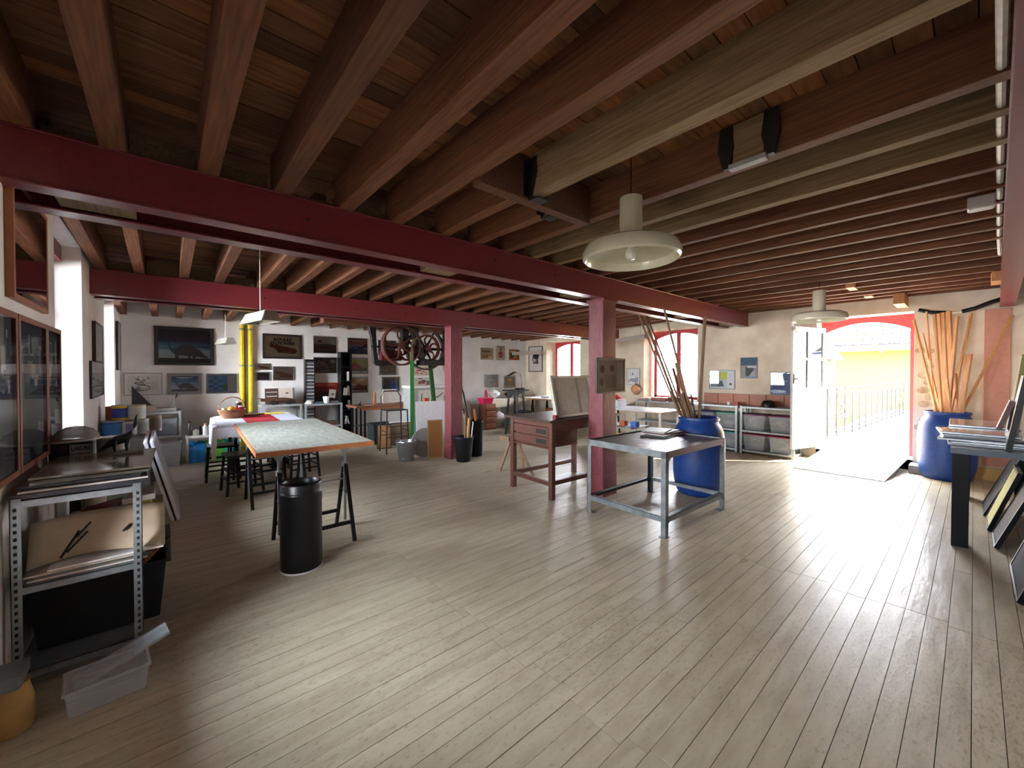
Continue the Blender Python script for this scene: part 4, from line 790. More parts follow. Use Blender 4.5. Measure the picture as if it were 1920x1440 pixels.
slab('tin_label', 'lilac paper label stuck on the white paint tin', 'label', -0.315, 6.334, z2 + 0.02, 0.07, 0.004, 0.11, plain('lilac print', (130, 130, 190), .6))
tin('white and teal paint tin right of the lilac label tin', -0.225, 6.46, z2, 0.07, 0.17, (196, 204, 200), (160, 176, 176))
tin('brown stained paint tin at the right end of the lower tin row', -0.13, 6.62, z2, 0.09, 0.19, (120, 100, 72), (96, 80, 60), (130, 120, 100))
tin('yellow and blue paint tin on top of the blue tin', -0.40, 6.46, z2 + 0.173, 0.07, 0.17, (222, 200, 50), (56, 76, 170), (200, 200, 196))
tin('pale tin with a yellow stripe on top of the stack', -0.265, 6.47, z2 + 0.176, 0.085, 0.16, (212, 220, 206), (196, 212, 208), (150, 150, 146))
tin('orange red tin behind the yellow and blue tin', -0.47, 6.56, z2 + 0.173, 0.06, 0.15, (176, 84, 58), None)
tin('small dark tin lying among clutter behind the tin stack', -0.3, 6.75, z2, 0.06, 0.14, (80, 76, 70), None)
# white edged boards leaning on the second rack
for i, (lb, x) in enumerate((('nearer white edged board leaning against the tin rack', 0.075), ('rear white edged board leaning against the tin rack', 0.03))):
    t = thing('leaning_board', lb, 'board', (x, 5.75, 0.0)); t.rotation_euler = (0, -0.24, 0)
    MB().box(0, 0.026, -0.5, 0.5, 0.0, 0.84).build('panel', plain('cool white panel', (214, 220, 230), 0.4), t, bevel=.003)
    MB().box(0.026, 0.028, -0.46, 0.46, 0.04, 0.8).build('inset', canvas_back, t)
# third rack by the back wall with clear drawers
rack('steel_rack', 'grey rack in the back left corner with clear plastic drawers', -0.545, 8.68, 0.74, 0.52, (0.845, 0.45, 0.08), 0.85, m=greym, slots=False)
for i, (lb, x) in enumerate((('left clear plastic drawer box in the corner rack', -0.34), ('right clear plastic drawer box in the corner rack, dark sheets inside', -0.02))):
    crate('storage_box', lb, 'box', x, 8.86, 0.452, 0.32, 0.34, 0.27, clear_plastic, taper=.95, rim=.006)
    slab('document_stack', 'stack of dark documents inside the %s clear drawer box' % ('left', 'right')[i], 'papers', x, 8.86, 0.462, 0.26, 0.28, 0.16, plain('slate blue documents', (52, 62, 80), .6))
crate('waste_bin', 'tall grey plastic bin under the corner rack', 'bin', 0.06, 8.4, 0.0, 0.24, 0.24, 0.38, plain('grey bin plastic', (150, 150, 148), .5), taper=.8, rim=.01)
for lb, x, y, z, w_, d, h, rgb, rz in (('flat grey paper pile on top of the corner rack', -0.05, 8.9, 0.847, 0.34, 0.3, 0.05, (170, 168, 160), .1), ('dark portfolio lying at the wall end of the corner rack top', -0.4, 8.85, 0.847, 0.26, 0.36, 0.06, (60, 54, 50), -.1), ('smaller pale carton on the corner rack top', -0.2, 8.78, 0.847, 0.14, 0.12, 0.10, (150, 140, 128), .3), ('brown wrapped packet behind the tins on the rack', -0.33, 7.0, 0.772, 0.3, 0.3, 0.14, (96, 78, 62), .2)):
    slab('paper_pile', lb, 'papers', x, y, z, w_, d, h, plain('pile ' + lb[:8], rgb, .8), rz=rz)
t = thing('set_square', 'dark triangular panel propped in the corner above the rack', 'board', (-0.42, 9.0, 0.91)); MB().prism([(0, 0), (0.26, 0), (0.0, 0.36)], 0, 0.02).build('panel', plain('charcoal panel', (58, 54, 54), .6), t)
t = thing('brush_jar', 'glass jar with a black handled brush on the corner rack', 'jar', (0.07, 8.95, 0.898)); MB().lathe([(0.0, 0), (0.035, 0.0), (0.038, 0.09), (0.034, 0.09), (0.03, 0.004)], 18).build('jar', clear_plastic, t, smooth=True); MB().bar((0, 0, 0.01), (0.06, 0, 0.16), 0.01).build('handle', galv, t); MB().bar((0.06, 0, 0.16), (0.08, 0, 0.215), 0.03, 0.02).build('bristles', inkm, t)
# low white shelf with bottles and the blue green bag
t = thing('low_shelf', 'low white metal shelf with bottles beside the back left rack', 'shelf', (0.62, 8.6, 0)); MB().box(-0.38, 0.38, -0.2, 0.2, 0.40, 0.425).build('top', whitem, t)
for x in (-0.37, 0.35):
    for y in (-0.19, 0.17): MB().box(x, x + .02, y, y + .02, 0, 0.40).build('leg', whitem, t)
for lb, x, y, r, h, rgb in (('dark glass bottle at the left end of the low white shelf', 0.30, 8.62, .03, .24, (40, 44, 34)), ('pale jar second from the left on the low white shelf', 0.38, 8.55, .04, .13, (150, 146, 128)), ('white bottle with an orange brown cap on the low shelf', 0.50, 8.52, .035, .20, (206, 206, 204)), ('grey spray can behind the orange capped bottle', 0.58, 8.62, .03, .21, (150, 156, 160)), ('black small tin on the low white shelf', 0.44, 8.66, .035, .14, (36, 34, 34))):
    t = thing('bottle', lb, 'bottle', (x, y, 0.4255)); MB().lathe([(0, 0), (r, 0), (r, h * .7), (r * .45, h * .82), (r * .4, h * .9)], 16).build('body', plain('bottle %d%d%d' % rgb, rgb, .3), t, smooth=True); MB().cyl((0, 0, h * .88), (0, 0, h), r * .5, n=12).build('cap', orange_wood if 'orange' in lb else inkm, t)
slab('tray', 'low tray of grey tubes at the right end of the low white shelf', 'tray', 0.86, 8.5, 0.4255, 0.22, 0.2, 0.03, plain('speckled grey tray', (150, 150, 150), .5))
slab('storage_box', 'dark brown carton standing on the low white shelf by the basket table', 'box', 0.80, 8.66, 0.4255, 0.2, 0.14, 0.3, plain('dark brown carton', (66, 54, 48), .8), rz=.2)
t = thing('shopping_bag', 'crinkled bag in blue, green and turquoise under the low white shelf', 'bag', (0.62, 8.55, 0))
for i, (a, b, rgb) in enumerate(((-0.33, -0.12, (24, 112, 176)), (-0.12, 0.14, (96, 178, 70)), (0.14, 0.33, (30, 160, 170)))):
    vs = []; nn = 5
    for k in range(nn + 1):
        x = a + (b - a) * k / nn; f = 1 + 0.06 * math.sin(k * 2.3 + i)
        vs += [(x, -0.17 * f, 0.0), (x, -0.21 * f, 0.12), (x, -0.17 * f, 0.26 + .02 * math.sin(k * 1.7)), (x, 0.0, 0.33 * f if 0.33 * f < .36 else .35), (x, 0.15, 0.26), (x, 0.16, 0.0)]
    fs = [(6 * k + j, 6 * k + (j + 1) % 6, 6 * k + 6 + (j + 1) % 6, 6 * k + 6 + j) for k in range(nn) for j in range(6)] + [(5, 4, 3, 2, 1, 0), tuple(6 * nn + j for j in range(6))]
    MB().add(vs, fs).build('panel', plain('bag %d%d%d' % rgb, rgb, .35, bump=.5, scale=9), t, smooth=True)

# ---- drawing table on two trestles
TR = math.radians(-2.6)
t = thing('drawing_table', 'white scuffed drawing board table with an orange wood edge', 'table', (1.055, 4.85, 0), TR)
MB().box(-0.47, 0.47, -1.16, 1.16, 0.812, 0.852).build('tabletop', orange_wood, t, bevel=.003)
MB().box(-0.455, 0.455, -1.145, 1.145, 0.852, 0.8545).build('drawing_surface', plain('scuffed white laminate', (196, 198, 184), .45, scale=6, tint=S(150, 154, 144), stretch=(5, 1, 1)), t)
def trestle(label, x, y, rz=0.0, h=0.80, Lh=0.27, sp=0.25, cm=blackm, group=None):
    t = thing('trestle', label, 'trestle', (x, y, 0), rz, group)
    zt = h - 0.16
    for sx_ in (-1, 1):
        for sy_ in (-1, 1): MB().bar((sx_ * Lh, sy_ * sp, 0.0), (sx_ * Lh, sy_ * 0.018, zt), 0.022, 0.03, up=(1, 0, 0)).build('leg', cm, t)
        MB().bar((sx_ * Lh, 0, 0.12), (sx_ * Lh, 0, h - 0.03), 0.02, 0.02, up=(1, 0, 0)).build('sliding_post', galv, t)
        MB().box(sx_ * Lh - .02, sx_ * Lh + .02, -.03, .03, zt - .03, zt + .012).build('clamp', galv, t)
        MB().cyl((sx_ * Lh, -.06, zt - .1), (sx_ * Lh, .03, zt - .1), .009, n=8).build('knob', galv, t)
        MB().prism([(sx_ * Lh - .05, h - .012), (sx_ * Lh + .05, h - .012), (sx_ * Lh + .012, h - .07), (sx_ * Lh - .012, h - .07)], -.012, .012).build('top_bracket', galv, t)
        MB().bar((sx_ * Lh, -sp * .40, zt * .6), (sx_ * Lh, sp * .40, zt * .6), .012).build('side_brace', cm, t)
    MB().bar((-Lh - .06, 0, h - .006), (Lh + .06, 0, h - .006), .03, .012).build('top_bar', galv, t)
    MB().bar((-Lh, 0, zt * .78), (Lh, 0, zt * .78), .012).build('middle_bar', galv, t)
    for sy_ in (-1, 1): MB().bar((-Lh, sy_ * sp * .78, 0.16), (Lh, sy_ * sp * .78, 0.16), .022, .03).build('cross_bar', cm, t)
    return t
trestle('black and steel trestle under the near end of the drawing table', 0.985, 3.83, 0, h=.812)
trestle('black and steel trestle under the far end of the drawing table', 0.97, 5.35, 0, h=.812)
# ---- white cloth table behind
t = thing('trestle_table', 'trestle table under the white cloth behind the drawing table', 'table', (1.02, 6.93, 0), TR)
MB().box(-0.50, 0.50, -0.80, 0.80, 0.775, 0.80).build('tabletop', orange_wood, t)
trestle('left trestle legs under the white cloth table, near end', 0.97, 6.45, 0, h=.775); trestle('trestle legs under the white cloth table, basket end', 1.0, 7.4, 0, h=.775)
UU = [-0.90, -0.85, -0.80, -0.74, -0.68, -0.62, -0.56, -0.511] + [-0.51 + 1.02 * k / 12 for k in range(1, 12)] + [0.511, 0.56, 0.62]
VV = [-0.94, -0.88, -0.811] + [-0.81 + 1.62 * k / 16 for k in range(1, 17)]
vs = []; nu, nv = len(UU) - 1, len(VV) - 1
for j in range(nv + 1):
    for i in range(nu + 1):
        u = UU[i]; v = VV[j]; z = 0.8045; x = u; y = v
        if u < -0.51: z = 0.8045 - (-0.51 - u) - 0.004; x = -0.52 - 0.03 * math.sin(v * 14) - 0.015 * (-0.51 - u) * 3
        if u > 0.51: z = 0.8045 - (u - 0.51); x = 0.52 + 0.012 * math.sin(v * 11)
        if v < -0.81: z = min(z, 0.8045 - (-0.81 - v)); y = -0.82 - 0.01 * math.sin(u * 15)
        vs.append((x, y, z))
fs = [(j * (nu + 1) + i, j * (nu + 1) + i + 1, (j + 1) * (nu + 1) + i + 1, (j + 1) * (nu + 1) + i) for j in range(nv) for i in range(nu)]
o = MB().add(vs, fs).build('tablecloth', cloth_w, None, smooth=True); o.location = (1.02, 6.93, 0); o.rotation_euler = (0, 0, TR); tag(o, 'crumpled white cloth hanging down the left side of the rear table', 'tablecloth')
o = MB().box(-0.17, 0.23, -0.805, 0.80, 0.8065, 0.809).build('table_runner', cloth_r, None); o.location = (1.02, 6.93, 0); o.rotation_euler = (0, 0, TR); tag(o, 'bright red cloth runner across the white tablecloth', 'cloth')
o = MB().box(-0.1, 0.4, -0.12, 0.12, 0, .004).build('cloth', plain('yellow cloth', (226, 206, 40), .8), None, loc=(1.1, 7.62, .81)); tag(o, 'folded yellow cloth at the far edge of the rear table', 'cloth')
# basket of fruit
t = thing('basket', 'oval wicker basket with a hoop handle on the white cloth', 'basket', (0.76, 7.32, 0.807))
MB().lathe([(0.0, 0.0), (0.12, 0.0), (0.16, 0.05), (0.18, 0.12), (0.185, 0.13), (0.17, 0.13), (0.15, 0.06), (0.11, 0.012), (0, 0.012)], 28).build('bowl', wicker, t, smooth=True)
mb = MB()
for k in range(6): mb.tube([((0.135 + k * .009) * math.cos(a * .2618) * 1.02, (0.135 + k * .009) * 1.02 * math.sin(a * .2618), 0.02 + k * .019 + (.004 if a % 2 else -.004)) for a in range(24)], .007, 5, closed=True)
mb.build('weave', wicker, t, stuff=True)
MB().tube([(0.175 * math.cos(a), 0, 0.12 + 0.19 * math.sin(a)) for a in [k * math.pi / 12 for k in range(13)]], .009, 6).build('handle', wicker, t, smooth=True)
t = thing('orange', 'round orange fruit in the wicker basket', 'fruit', (0.74, 7.24, 0.93)); MB().lathe([(0, -.055)] + [(.055 * math.cos(a), .055 * math.sin(a)) for a in [-1.3 + k * .26 for k in range(11)]] + [(0, .055)], 18).build('flesh', plain('orange peel', (236, 150, 30), .45), t, smooth=True); MB().cyl((0, 0, .052), (0, 0, .06), .006, n=6).build('stem', inkm, t)
for lb, x, y, rgb, cp, h in (('jar of red jam with a white lid in the basket', .86, 7.25, (176, 24, 36), (224, 220, 214), .11), ('clear bottle with dark contents in the basket', .84, 7.32, (60, 30, 30), (200, 200, 204), .17), ('pale cream round cheese box in the basket', .66, 7.28, (216, 206, 176), (216, 206, 176), .08)):
    t = thing('jar', lb, 'jar', (x, y, .86)); MB().cyl((0, 0, 0), (0, 0, h), .042, n=18).build('body', plain('jar %d%d' % rgb[:2], rgb, .2), t, smooth=True); MB().cyl((0, 0, h), (0, 0, h + .02), .036, n=18).build('lid', plain('jarlid %d' % cp[0], cp, .4), t)
t = thing('wooden_board', 'round brown wooden board right of the basket', 'board', (0.98, 7.5, .811)); MB().cyl((0, 0, 0), (0, 0, .02), .12, n=24).build('disc', desk_wood, t); MB().box(.1, .22, -.02, .02, 0, .02).build('handle', desk_wood, t)
# ladder-back style black stools beneath the cloth table
def stool(label, x, y, rz=0.0):
    t = thing('stool', label, 'stool', (x, y, 0), rz)
    for sx_ in (-1, 1):
        for sy_ in (-1, 1): MB().bar((sx_ * .19, sy_ * .19, 0), (sx_ * .16, sy_ * .16, .45), .028).build('leg', blackm, t)
    for z in (.15, .27): 
        for s_ in (-1, 1):
            MB().bar((-.178, s_ * .178, z), (.178, s_ * .178, z), .018, .022).build('rung', blackm, t); MB().bar((s_ * .178, -.178, z + .03), (s_ * .178, .178, z + .03), .018, .022).build('rung', blackm, t)
    MB().box(-.185, .185, -.185, .185, .45, .48).build('seat', blackm, t, bevel=.008)
    return t
stool('black wooden stool at the left corner of the cloth table', .72, 6.05, .08); stool('black wooden stool behind the drawing table trestle', .60, 6.93, -.05); stool('black wooden stool on the right under the cloth table', 1.45, 6.3, .1)
slab('storage_box', 'small black box on the floor under the cloth table', 'box', 1.35, 7.2, 0, .25, .2, .18, black_plastic)

# ---- black waste bin
t = thing('waste_bin', 'tall round black metal waste bin in front of the drawing table', 'bin', (0.779, 3.374, 0))
MB().lathe([(0.0, 0.012), (0.143, 0.012), (0.145, 0.02), (0.145, 0.575), (0.1465, 0.577), (0.1465, 0.583), (0.145, 0.585), (0.145, 0.645), (0.141, 0.655), (0.125, 0.660), (0.118, 0.650), (0.118, 0.56), (0.13, 0.5), (0.13, 0.02)], 56).build('body', mat('satin black bin', S(14, 15, 17), .32, spec=.35), t, smooth=True)
MB().lathe([(0.0, 0.0), (0.147, 0.0), (0.147, 0.012), (0.14, 0.014)], 56).build('base_ring', plain('pale base ring', (206, 202, 198), .4), t, smooth=True)
MB().lathe([(0.1455, 0.588), (0.1475, 0.592), (0.1455, 0.596)], 56).build('band', blackm, t, smooth=True)

# ---- metal table
t = thing('metal_table', 'low grey angle iron workshop table with a worn dark board top', 'table', (3.985, 2.225, 0), math.radians(-1.6))
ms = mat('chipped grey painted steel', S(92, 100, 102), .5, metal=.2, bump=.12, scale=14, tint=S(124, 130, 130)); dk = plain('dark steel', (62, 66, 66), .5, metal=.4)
A, B_ = .60, .45
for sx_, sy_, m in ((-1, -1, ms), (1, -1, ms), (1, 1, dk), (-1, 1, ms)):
    mb = MB(); slotted(mb, sx_ * A, sy_ * B_, 0, .78, -sx_, -sy_, .048, .006); g = mb.build('leg', m, t)
    mb = MB(); mb.prism([(sx_ * (A - .005), .72), (sx_ * (A - .10), .72), (sx_ * (A - .05), .69), (sx_ * (A - .045), .6), (sx_ * (A - .005), .6)], sy_ * B_, sy_ * (B_ - .005)); mb.prism([(sx_ * (A - .005), .10), (sx_ * (A - .10), .16), (sx_ * (A - .005), .2)], sy_ * B_, sy_ * (B_ - .005)); mb.build('gusset', m, g)
    MB().box(sx_ * A, sx_ * (A - .07), sy_ * B_, sy_ * (B_ - .07), 0, .006).build('foot_plate', m, g)
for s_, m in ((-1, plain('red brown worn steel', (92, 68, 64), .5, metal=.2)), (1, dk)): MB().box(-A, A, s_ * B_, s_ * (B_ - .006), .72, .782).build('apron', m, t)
for s_, m in ((1, ms), (-1, ms)): MB().box(s_ * A, s_ * (A - .006), -B_, B_, .72, .782).build('apron', m, t)
for s_ in (-1, 1):
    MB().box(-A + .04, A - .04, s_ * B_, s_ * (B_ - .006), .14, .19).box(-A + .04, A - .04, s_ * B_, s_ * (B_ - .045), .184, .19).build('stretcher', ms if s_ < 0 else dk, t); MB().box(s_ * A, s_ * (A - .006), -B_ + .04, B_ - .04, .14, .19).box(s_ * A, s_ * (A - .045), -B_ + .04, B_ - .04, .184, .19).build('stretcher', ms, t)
tw = mat('worn dark tabletop wood', S(46, 40, 36), .42, bump=.3, scale=7, tint=S(92, 80, 70), stretch=(.8, 6, 6), rvar=.1, obvar=.1)
for k in range(8):
    y = -B_ + .008 + k * (2 * B_ - .016) / 8; MB().box(-A + .008, A - .008, y, y + (2 * B_ - .016) / 8 - .002, .745, .770 + random.uniform(-.001, .001)).build('board', tw, t)
for i, (dx, dy, rz, w_, d, rgb) in enumerate(((.36, .12, .1, .46, .30, (60, 84, 76)), (.40, .13, -.08, .44, .30, (150, 132, 128)), (.36, .16, .16, .40, .30, (196, 180, 180)), (.42, .15, -.2, .42, .28, (58, 52, 54)), (.40, .17, .05, .40, .27, (176, 170, 160)), (.36, .20, .25, .36, .26, (120, 108, 100)))):
    slab('magazine', ['dark green magazine lowest in the pile on the metal table', 'pinkish magazine second from the bottom on the metal table', 'pale pink sheet pile in the middle on the metal table', 'black covered magazine in the pile on the metal table', 'pale grey magazine near the top of the metal table pile', 'brown grey magazine topmost on the metal table'][i], 'magazine', 3.985 + dx, 2.225 + dy, .772 + i * .0085, w_, d, .008, plain('magazine %d' % i, rgb, .6), rz=rz)

# ---- brown desk
t = thing('desk', 'tall dark brown wooden desk with two drawers behind the red post', 'desk', (4.02, 3.57, 0), math.radians(-2))
MB().box(-.68, .66, -.42, .44, .905, .935).build('desktop', mat('dark desk top', S(56, 40, 34), .38, bump=.15, scale=9, tint=S(80, 60, 50), stretch=(1, 5, 5)), t, bevel=.004)
for x, y in ((-.60, -.37), (-.60, .34), (.56, -.37), (.56, .34)): MB().box(x - .03, x + .03, y - .03, y + .03, 0, .905).build('leg', desk_wood, t, bevel=.004)
MB().box(-.57, .53, -.395, -.375, .80, .905).build('apron', desk_wood, t); MB().box(-.57, .53, .345, .365, .80, .905).build('apron', desk_wood, t); MB().box(.54, .56, -.34, .31, .80, .905).build('apron', desk_wood, t); MB().box(-.62, -.60, -.34, .31, .85, .905).build('apron', desk_wood, t)
MB().box(-.60, .56, -.37, -.33, .16, .21).build('stretcher', desk_wood, t); MB().box(-.63, -.59, -.34, .31, .16, .21).build('stretcher', desk_wood, t); MB().box(-.6, .56, .32, .36, .16, .21).build('stretcher', desk_wood, t)
MB().box(-.59, -.12, -.335, .305, .60, .85).build('drawer_case', desk_wood, t)
for k in range(2):
    z = .62 + k * .118
    dr = MB().box(-.625, -.59, -.33, .30, z, z + .10).build('drawer', desk_wood, t, bevel=.003)
    MB().box(-.6265, -.624, -.30, -.12, z + .02, z + .075).build('label_holder', inkm, dr)
MB().box(-.62, -.59, -.34, .31, .585, .602).build('drawer_rail', desk_wood, t)
slab('small_box', 'little dark red box on the brown desk', 'box', 3.49, 3.24, .9365, .055, .05, .05, plain('dark red box', (112, 24, 30), .4), bevel=.003)
t = thing('leaning_canvas', 'grey backed frame standing on the brown desk, leaning back', 'canvas', (3.92, 3.31, .937)); t.rotation_euler = (-.22, 0, math.radians(3))
MB().box(-.38, .42, -.012, .0, 0, .52).build('panel', canvas_back, t)
for b in ((-.38, -.35, 0, .52), (.39, .42, 0, .52), (-.35, .39, 0, .03), (-.35, .39, .49, .52)): MB().box(b[0], b[1], -.03, .01, b[2], b[3]).build('stretcher_bar', plain('pale frame wood', (196, 194, 184), .5), t)
MB().box(.12, .16, -.016, -.012, .03, .49).build('centre_bar', plain('dull grey strip', (118, 116, 108), .6), t)
# small wooden sawhorse stool behind the desk
t = thing('sawhorse', 'small grey wooden stool with splayed legs left of the brown desk', 'stool', (3.96, 4.42, 0))
MB().box(-.28, .12, -.10, .12, .50, .57).build('seat', dull_wood, t, bevel=.005)
for x, y, x2, y2 in ((-.17, .24, -.12, .05), (.02, -.30, -.1, -.05), (.19, .1, .04, .03), (.12, .32, .03, .1)): MB().bar((x, y, 0), (x2, y2, .5), .035).build('leg', dull_wood, t)

# ---- blue barrels and sticks
def barrel(label, x, y, h=.945):
    t = thing('barrel', label, 'barrel', (x, y, 0)); R0 = .293
    MB().lathe([(0, .004), (.22, .0), (.245, .02), (.262, .07), (.283, .16), (R0, .26), (R0 + .001, .4), (R0 + .001, .58), (R0 - .003, .68), (.278, .77), (.25, .84), (.225, .875), (.218, .895), (.222, .905), (.232, .91), (.234, .93), (.23, .942), (.218, .945), (.208, .935), (.208, .88), (.235, .84), (.265, .76), (.28, .5), (.26, .1), (.2, .02), (0, .02)], 56).build('body', bluep, t, smooth=True)
    mb = MB()
    for k in range(10):
        a = k * .628 + .2; mb.cyl((.233 * math.cos(a), .233 * math.sin(a), .925), (.237 * math.cos(a), .237 * math.sin(a), .925), .006, n=8)
    mb.build('rim_holes', inkm, t, stuff=True)
    return t
barrel('blue plastic barrel behind the metal table, full of long sticks', 4.99, 2.225)
barrel('blue plastic barrel in the corner right of the balcony door', 8.28, .24)
STK1 = [((4.421, 2.719, 2.205), (4.80, 2.367, 0.937), .022), ((4.516, 2.703, 2.198), (4.85, 2.37, 0.932), .03), ((4.591, 2.704, 2.205), (4.92, 2.363, 0.926), .02), ((4.659, 2.513, 2.284), (4.89, 2.264, 0.937), .026),
 ((5.094, 2.202, 2.185), (5.045, 2.245, 0.926), .034), ((4.825, 2.435, 1.613), (4.92, 2.305, 0.932), .04), ((4.866, 2.4, 1.447), (4.95, 2.28, 0.932), .03), ((5.013, 2.339, 1.224), (5.01, 2.275, 0.926), .02),
 ((4.939, 2.535, 1.548), (5.0, 2.39, 0.914), .03), ((4.80, 2.36, 1.232), (4.84, 2.279, 0.943), .035)]
STK2 = [((8.12, .574, 2.25), (8.232, .344, .942), .03), ((8.329, .458, 2.372), (8.287, .362, .937), .02), ((8.292, .491, 2.056), (8.38, .31, .932), .022), ((8.127, .369, 2.305), (8.17, .29, .952), .035), ((8.318, .336, 2.327), (8.244, .268, .947), .05),
 ((8.29, .294, 2.334), (8.204, .236, .952), .05), ((8.46, .244, 2.364), (8.45, .183, .937), .06), ((8.369, .159, 2.275), (8.295, .224, .947), .035), ((8.52, .03, 2.319), (8.317, .204, .947), .028), ((8.272, .045, 1.74), (8.17, .113, .967), .075),
 ((8.486, -.33, 2.254), (8.291, .095, .957), .028), ((8.114, .248, 1.405), (8.152, .215, .957), .05), ((8.351, .175, 1.478), (8.379, .15, .947), .04)]
L1 = ['leftmost reddish stick leaning out of the middle barrel', 'thick brown stick second from the left in the middle barrel', 'thin stick third from the left in the middle barrel', 'tall stick crossing in front of the red window', 'rightmost upright plank like stick in the middle barrel', 'thick medium length stick leaning left in the middle barrel', 'shorter brown stick beside the thick leaning one', 'shortest pointed stick in the middle barrel', 'half height stick at the back of the middle barrel', 'stubby front left stick of the middle barrel']
L2 = ['leftmost stick leaning towards the door from the corner barrel', 'thin straight stick left of the planks in the corner barrel', 'short thin stick crossing the leftmost in the corner barrel', 'left one of the tall orange planks in the corner barrel', 'second tall orange plank from the left in the corner barrel', 'third tall orange plank from the left in the corner barrel', 'widest tall plank at the right of the plank cluster', 'pale stick crossing right of the plank cluster', 'thin reddish stick leaning right over the cluster', 'short thick offcut with a slanted end in the corner barrel', 'long thin stick leaning far right to the pictures', 'stub of orange wood at the centre of the corner barrel', 'short stub at the back of the corner barrel']
sr = random.Random(4)
for (lst, labs, c, m0) in ((STK1, L1, (4.99, 2.225), dull_wood), (STK2, L2, (8.30, .24), bare_wood)):
    for (tip, rim, w_), lb in zip(lst, labs):
        tip, rim = Vector(tip), Vector(rim); d = (rim - tip).normalized(); p = rim.copy()
        while p.z > .05 and math.hypot(p.x - c[0], p.y - c[1]) < .225: p += d * .02
        p -= d * .03
        t = thing('wooden_stick', lb, 'stick', p, 0, 'sticks in the middle barrel' if lst is STK1 else 'sticks in the corner barrel')
        MB().bar((0, 0, 0), tip - p, w_, min(w_, .025) if w_ > .04 else w_ * .8, up=(.756, -.655, 0)).build('shaft', m0, t, bevel=.002)
# ================================================================ BACK WALL FURNITURE
def simple_shelf(label, x0, x1, y0, y1, top, lv, m=greym, group=None):
    t = thing('shelf_unit', label, 'shelf', ((x0 + x1) / 2, (y0 + y1) / 2, 0), 0, group); a, b = (x1 - x0) / 2, (y1 - y0) / 2
    for sx_ in (-1, 1):
        for sy_ in (-1, 1): MB().box(sx_ * a, sx_ * (a - .035), sy_ * b, sy_ * (b - .035), 0, top).build('upright', m, t)
    for z in lv + [top]: MB().box(-a + .001, a - .001, -b + .001, b - .001, z - .035, z + .001).build('shelf', m, t)
    return t
simple_shelf('left one of the two grey shelf units on the painting wall', 1.36, 2.06, 8.78, 9.16, .86, [.06])
simple_shelf('right one of the two grey shelf units on the painting wall', 2.11, 2.84, 8.78, 9.16, .84, [.38])
slab('plank_stack', 'brown planks lying on the lower shelf of the right grey unit', 'planks', 2.47, 8.95, .382, .6, .3, .07, plain('dark brown plank', (96, 74, 62), .7))
t = thing('display_board', 'brown and cream display board standing behind the wooden model car', 'board', (1.72, 9.02, .862)); t.rotation_euler = (-.15, 0, 0)
MB().box(-.26, .22, -.01, 0, 0, .31).build('panel', plain('cream card', (206, 190, 176), .6), t); MB().box(-.26, -.03, -.012, -.01, 0, .31).build('dark_half', plain('brown card', (70, 50, 46), .6), t)
for z in (.06, .15, .23): MB().box(-.24, -.05, -.0135, -.012, z, z + .012).build('white_line', paper, t)
MB().box(.1, .15, -.0135, -.01, .2, .22).build('mark', inkm, t); MB().box(.22, .25, -.06, 0, 0, .31).build('chrome_edge', galv, t)
t = thing('model_car', 'brown wooden model racing car on the left grey shelf', 'model', (1.66, 8.86, .862))
cw = plain('dark carved wood', (88, 58, 48), .35, coat=.3)
MB().tube([(-.30, 0, .09), (-.18, 0, .10), (-.05, 0, .085), (.1, 0, .08), (.25, 0, .06), (.31, 0, .045)], [.02, .045, .05, .055, .045, .015], 10).build('body', cw, t, smooth=True)
MB().box(-.34, -.26, -.07, .07, .12, .13).build('rear_wing', cw, t)
for x in (-.1, .18):
    for s_ in (-1, 1): MB().cyl((x, s_ * .05, .045), (x, s_ * .085, .045), .045, n=16).build('wheel', inkm, t, smooth=True)
t = thing('paper_heap', 'crumpled pale paper on the right grey shelf', 'paper', (2.22, 8.9, .842)); MB().lathe([(.09, 0), (.08, .03), (.04, .07), (0, .08)], 9).build('heap', paper, t)
slab('book', 'teal book lying beside the white cup', 'book', 2.38, 8.9, .842, .12, .16, .03, plain('teal cover', (60, 110, 124), .5)); slab('book', 'dark grey book right of the white cup', 'book', 2.72, 8.92, .842, .14, .16, .025, plain('dark cover', (96, 92, 90), .5))
t = thing('cup', 'white square tapered cup on the right grey shelf', 'cup', (2.54, 8.88, .842)); MB().lathe([(.0, .002), (.045, 0), (.07, .14), (.065, .14), (.042, .006), (0, .006)], 4).build('body', plain('white cup', (222, 228, 232), .3), t); MB().lathe([(.070, .135), (.073, .14), (.066, .14)], 4).build('rim', whitem, t)
t = thing('disc_tower', 'narrow rack of stacked disc cases on the painting wall', 'rack', (2.285, 9.15, 0))
MB().box(-.09, -.08, -.07, .07, 0, 1.76).box(.08, .09, -.07, .07, 0, 1.76).box(-.09, .09, .06, .07, 0, 1.76).build('frame', blackm, t)
for k in range(46):
    z = .1 + k * .0355; MB().box(-.078, .078, -.06, .05, z, z + .026).build('case', plain('case %d' % (k % 4), ((150, 154, 158), (60, 62, 70), (200, 200, 196), (96, 96, 100))[k % 4], .3), t)
t = thing('bookcase', 'tall narrow black shelf tower between the framed car prints', 'shelf', (3.0, 9.12, 0))
MB().box(-.12, -.10, -.11, .11, 0, 1.93).build('side', blackm, t); MB().box(.10, .12, -.11, .11, 0, 1.93).build('side', blackm, t); MB().box(-.1, .1, .1, .11, 0, 1.93).build('back', blackm, t)
for k in range(7): MB().box(-.1, .1, -.11, .1, .02 + k * .315, .04 + k * .315).build('shelf', blackm, t)
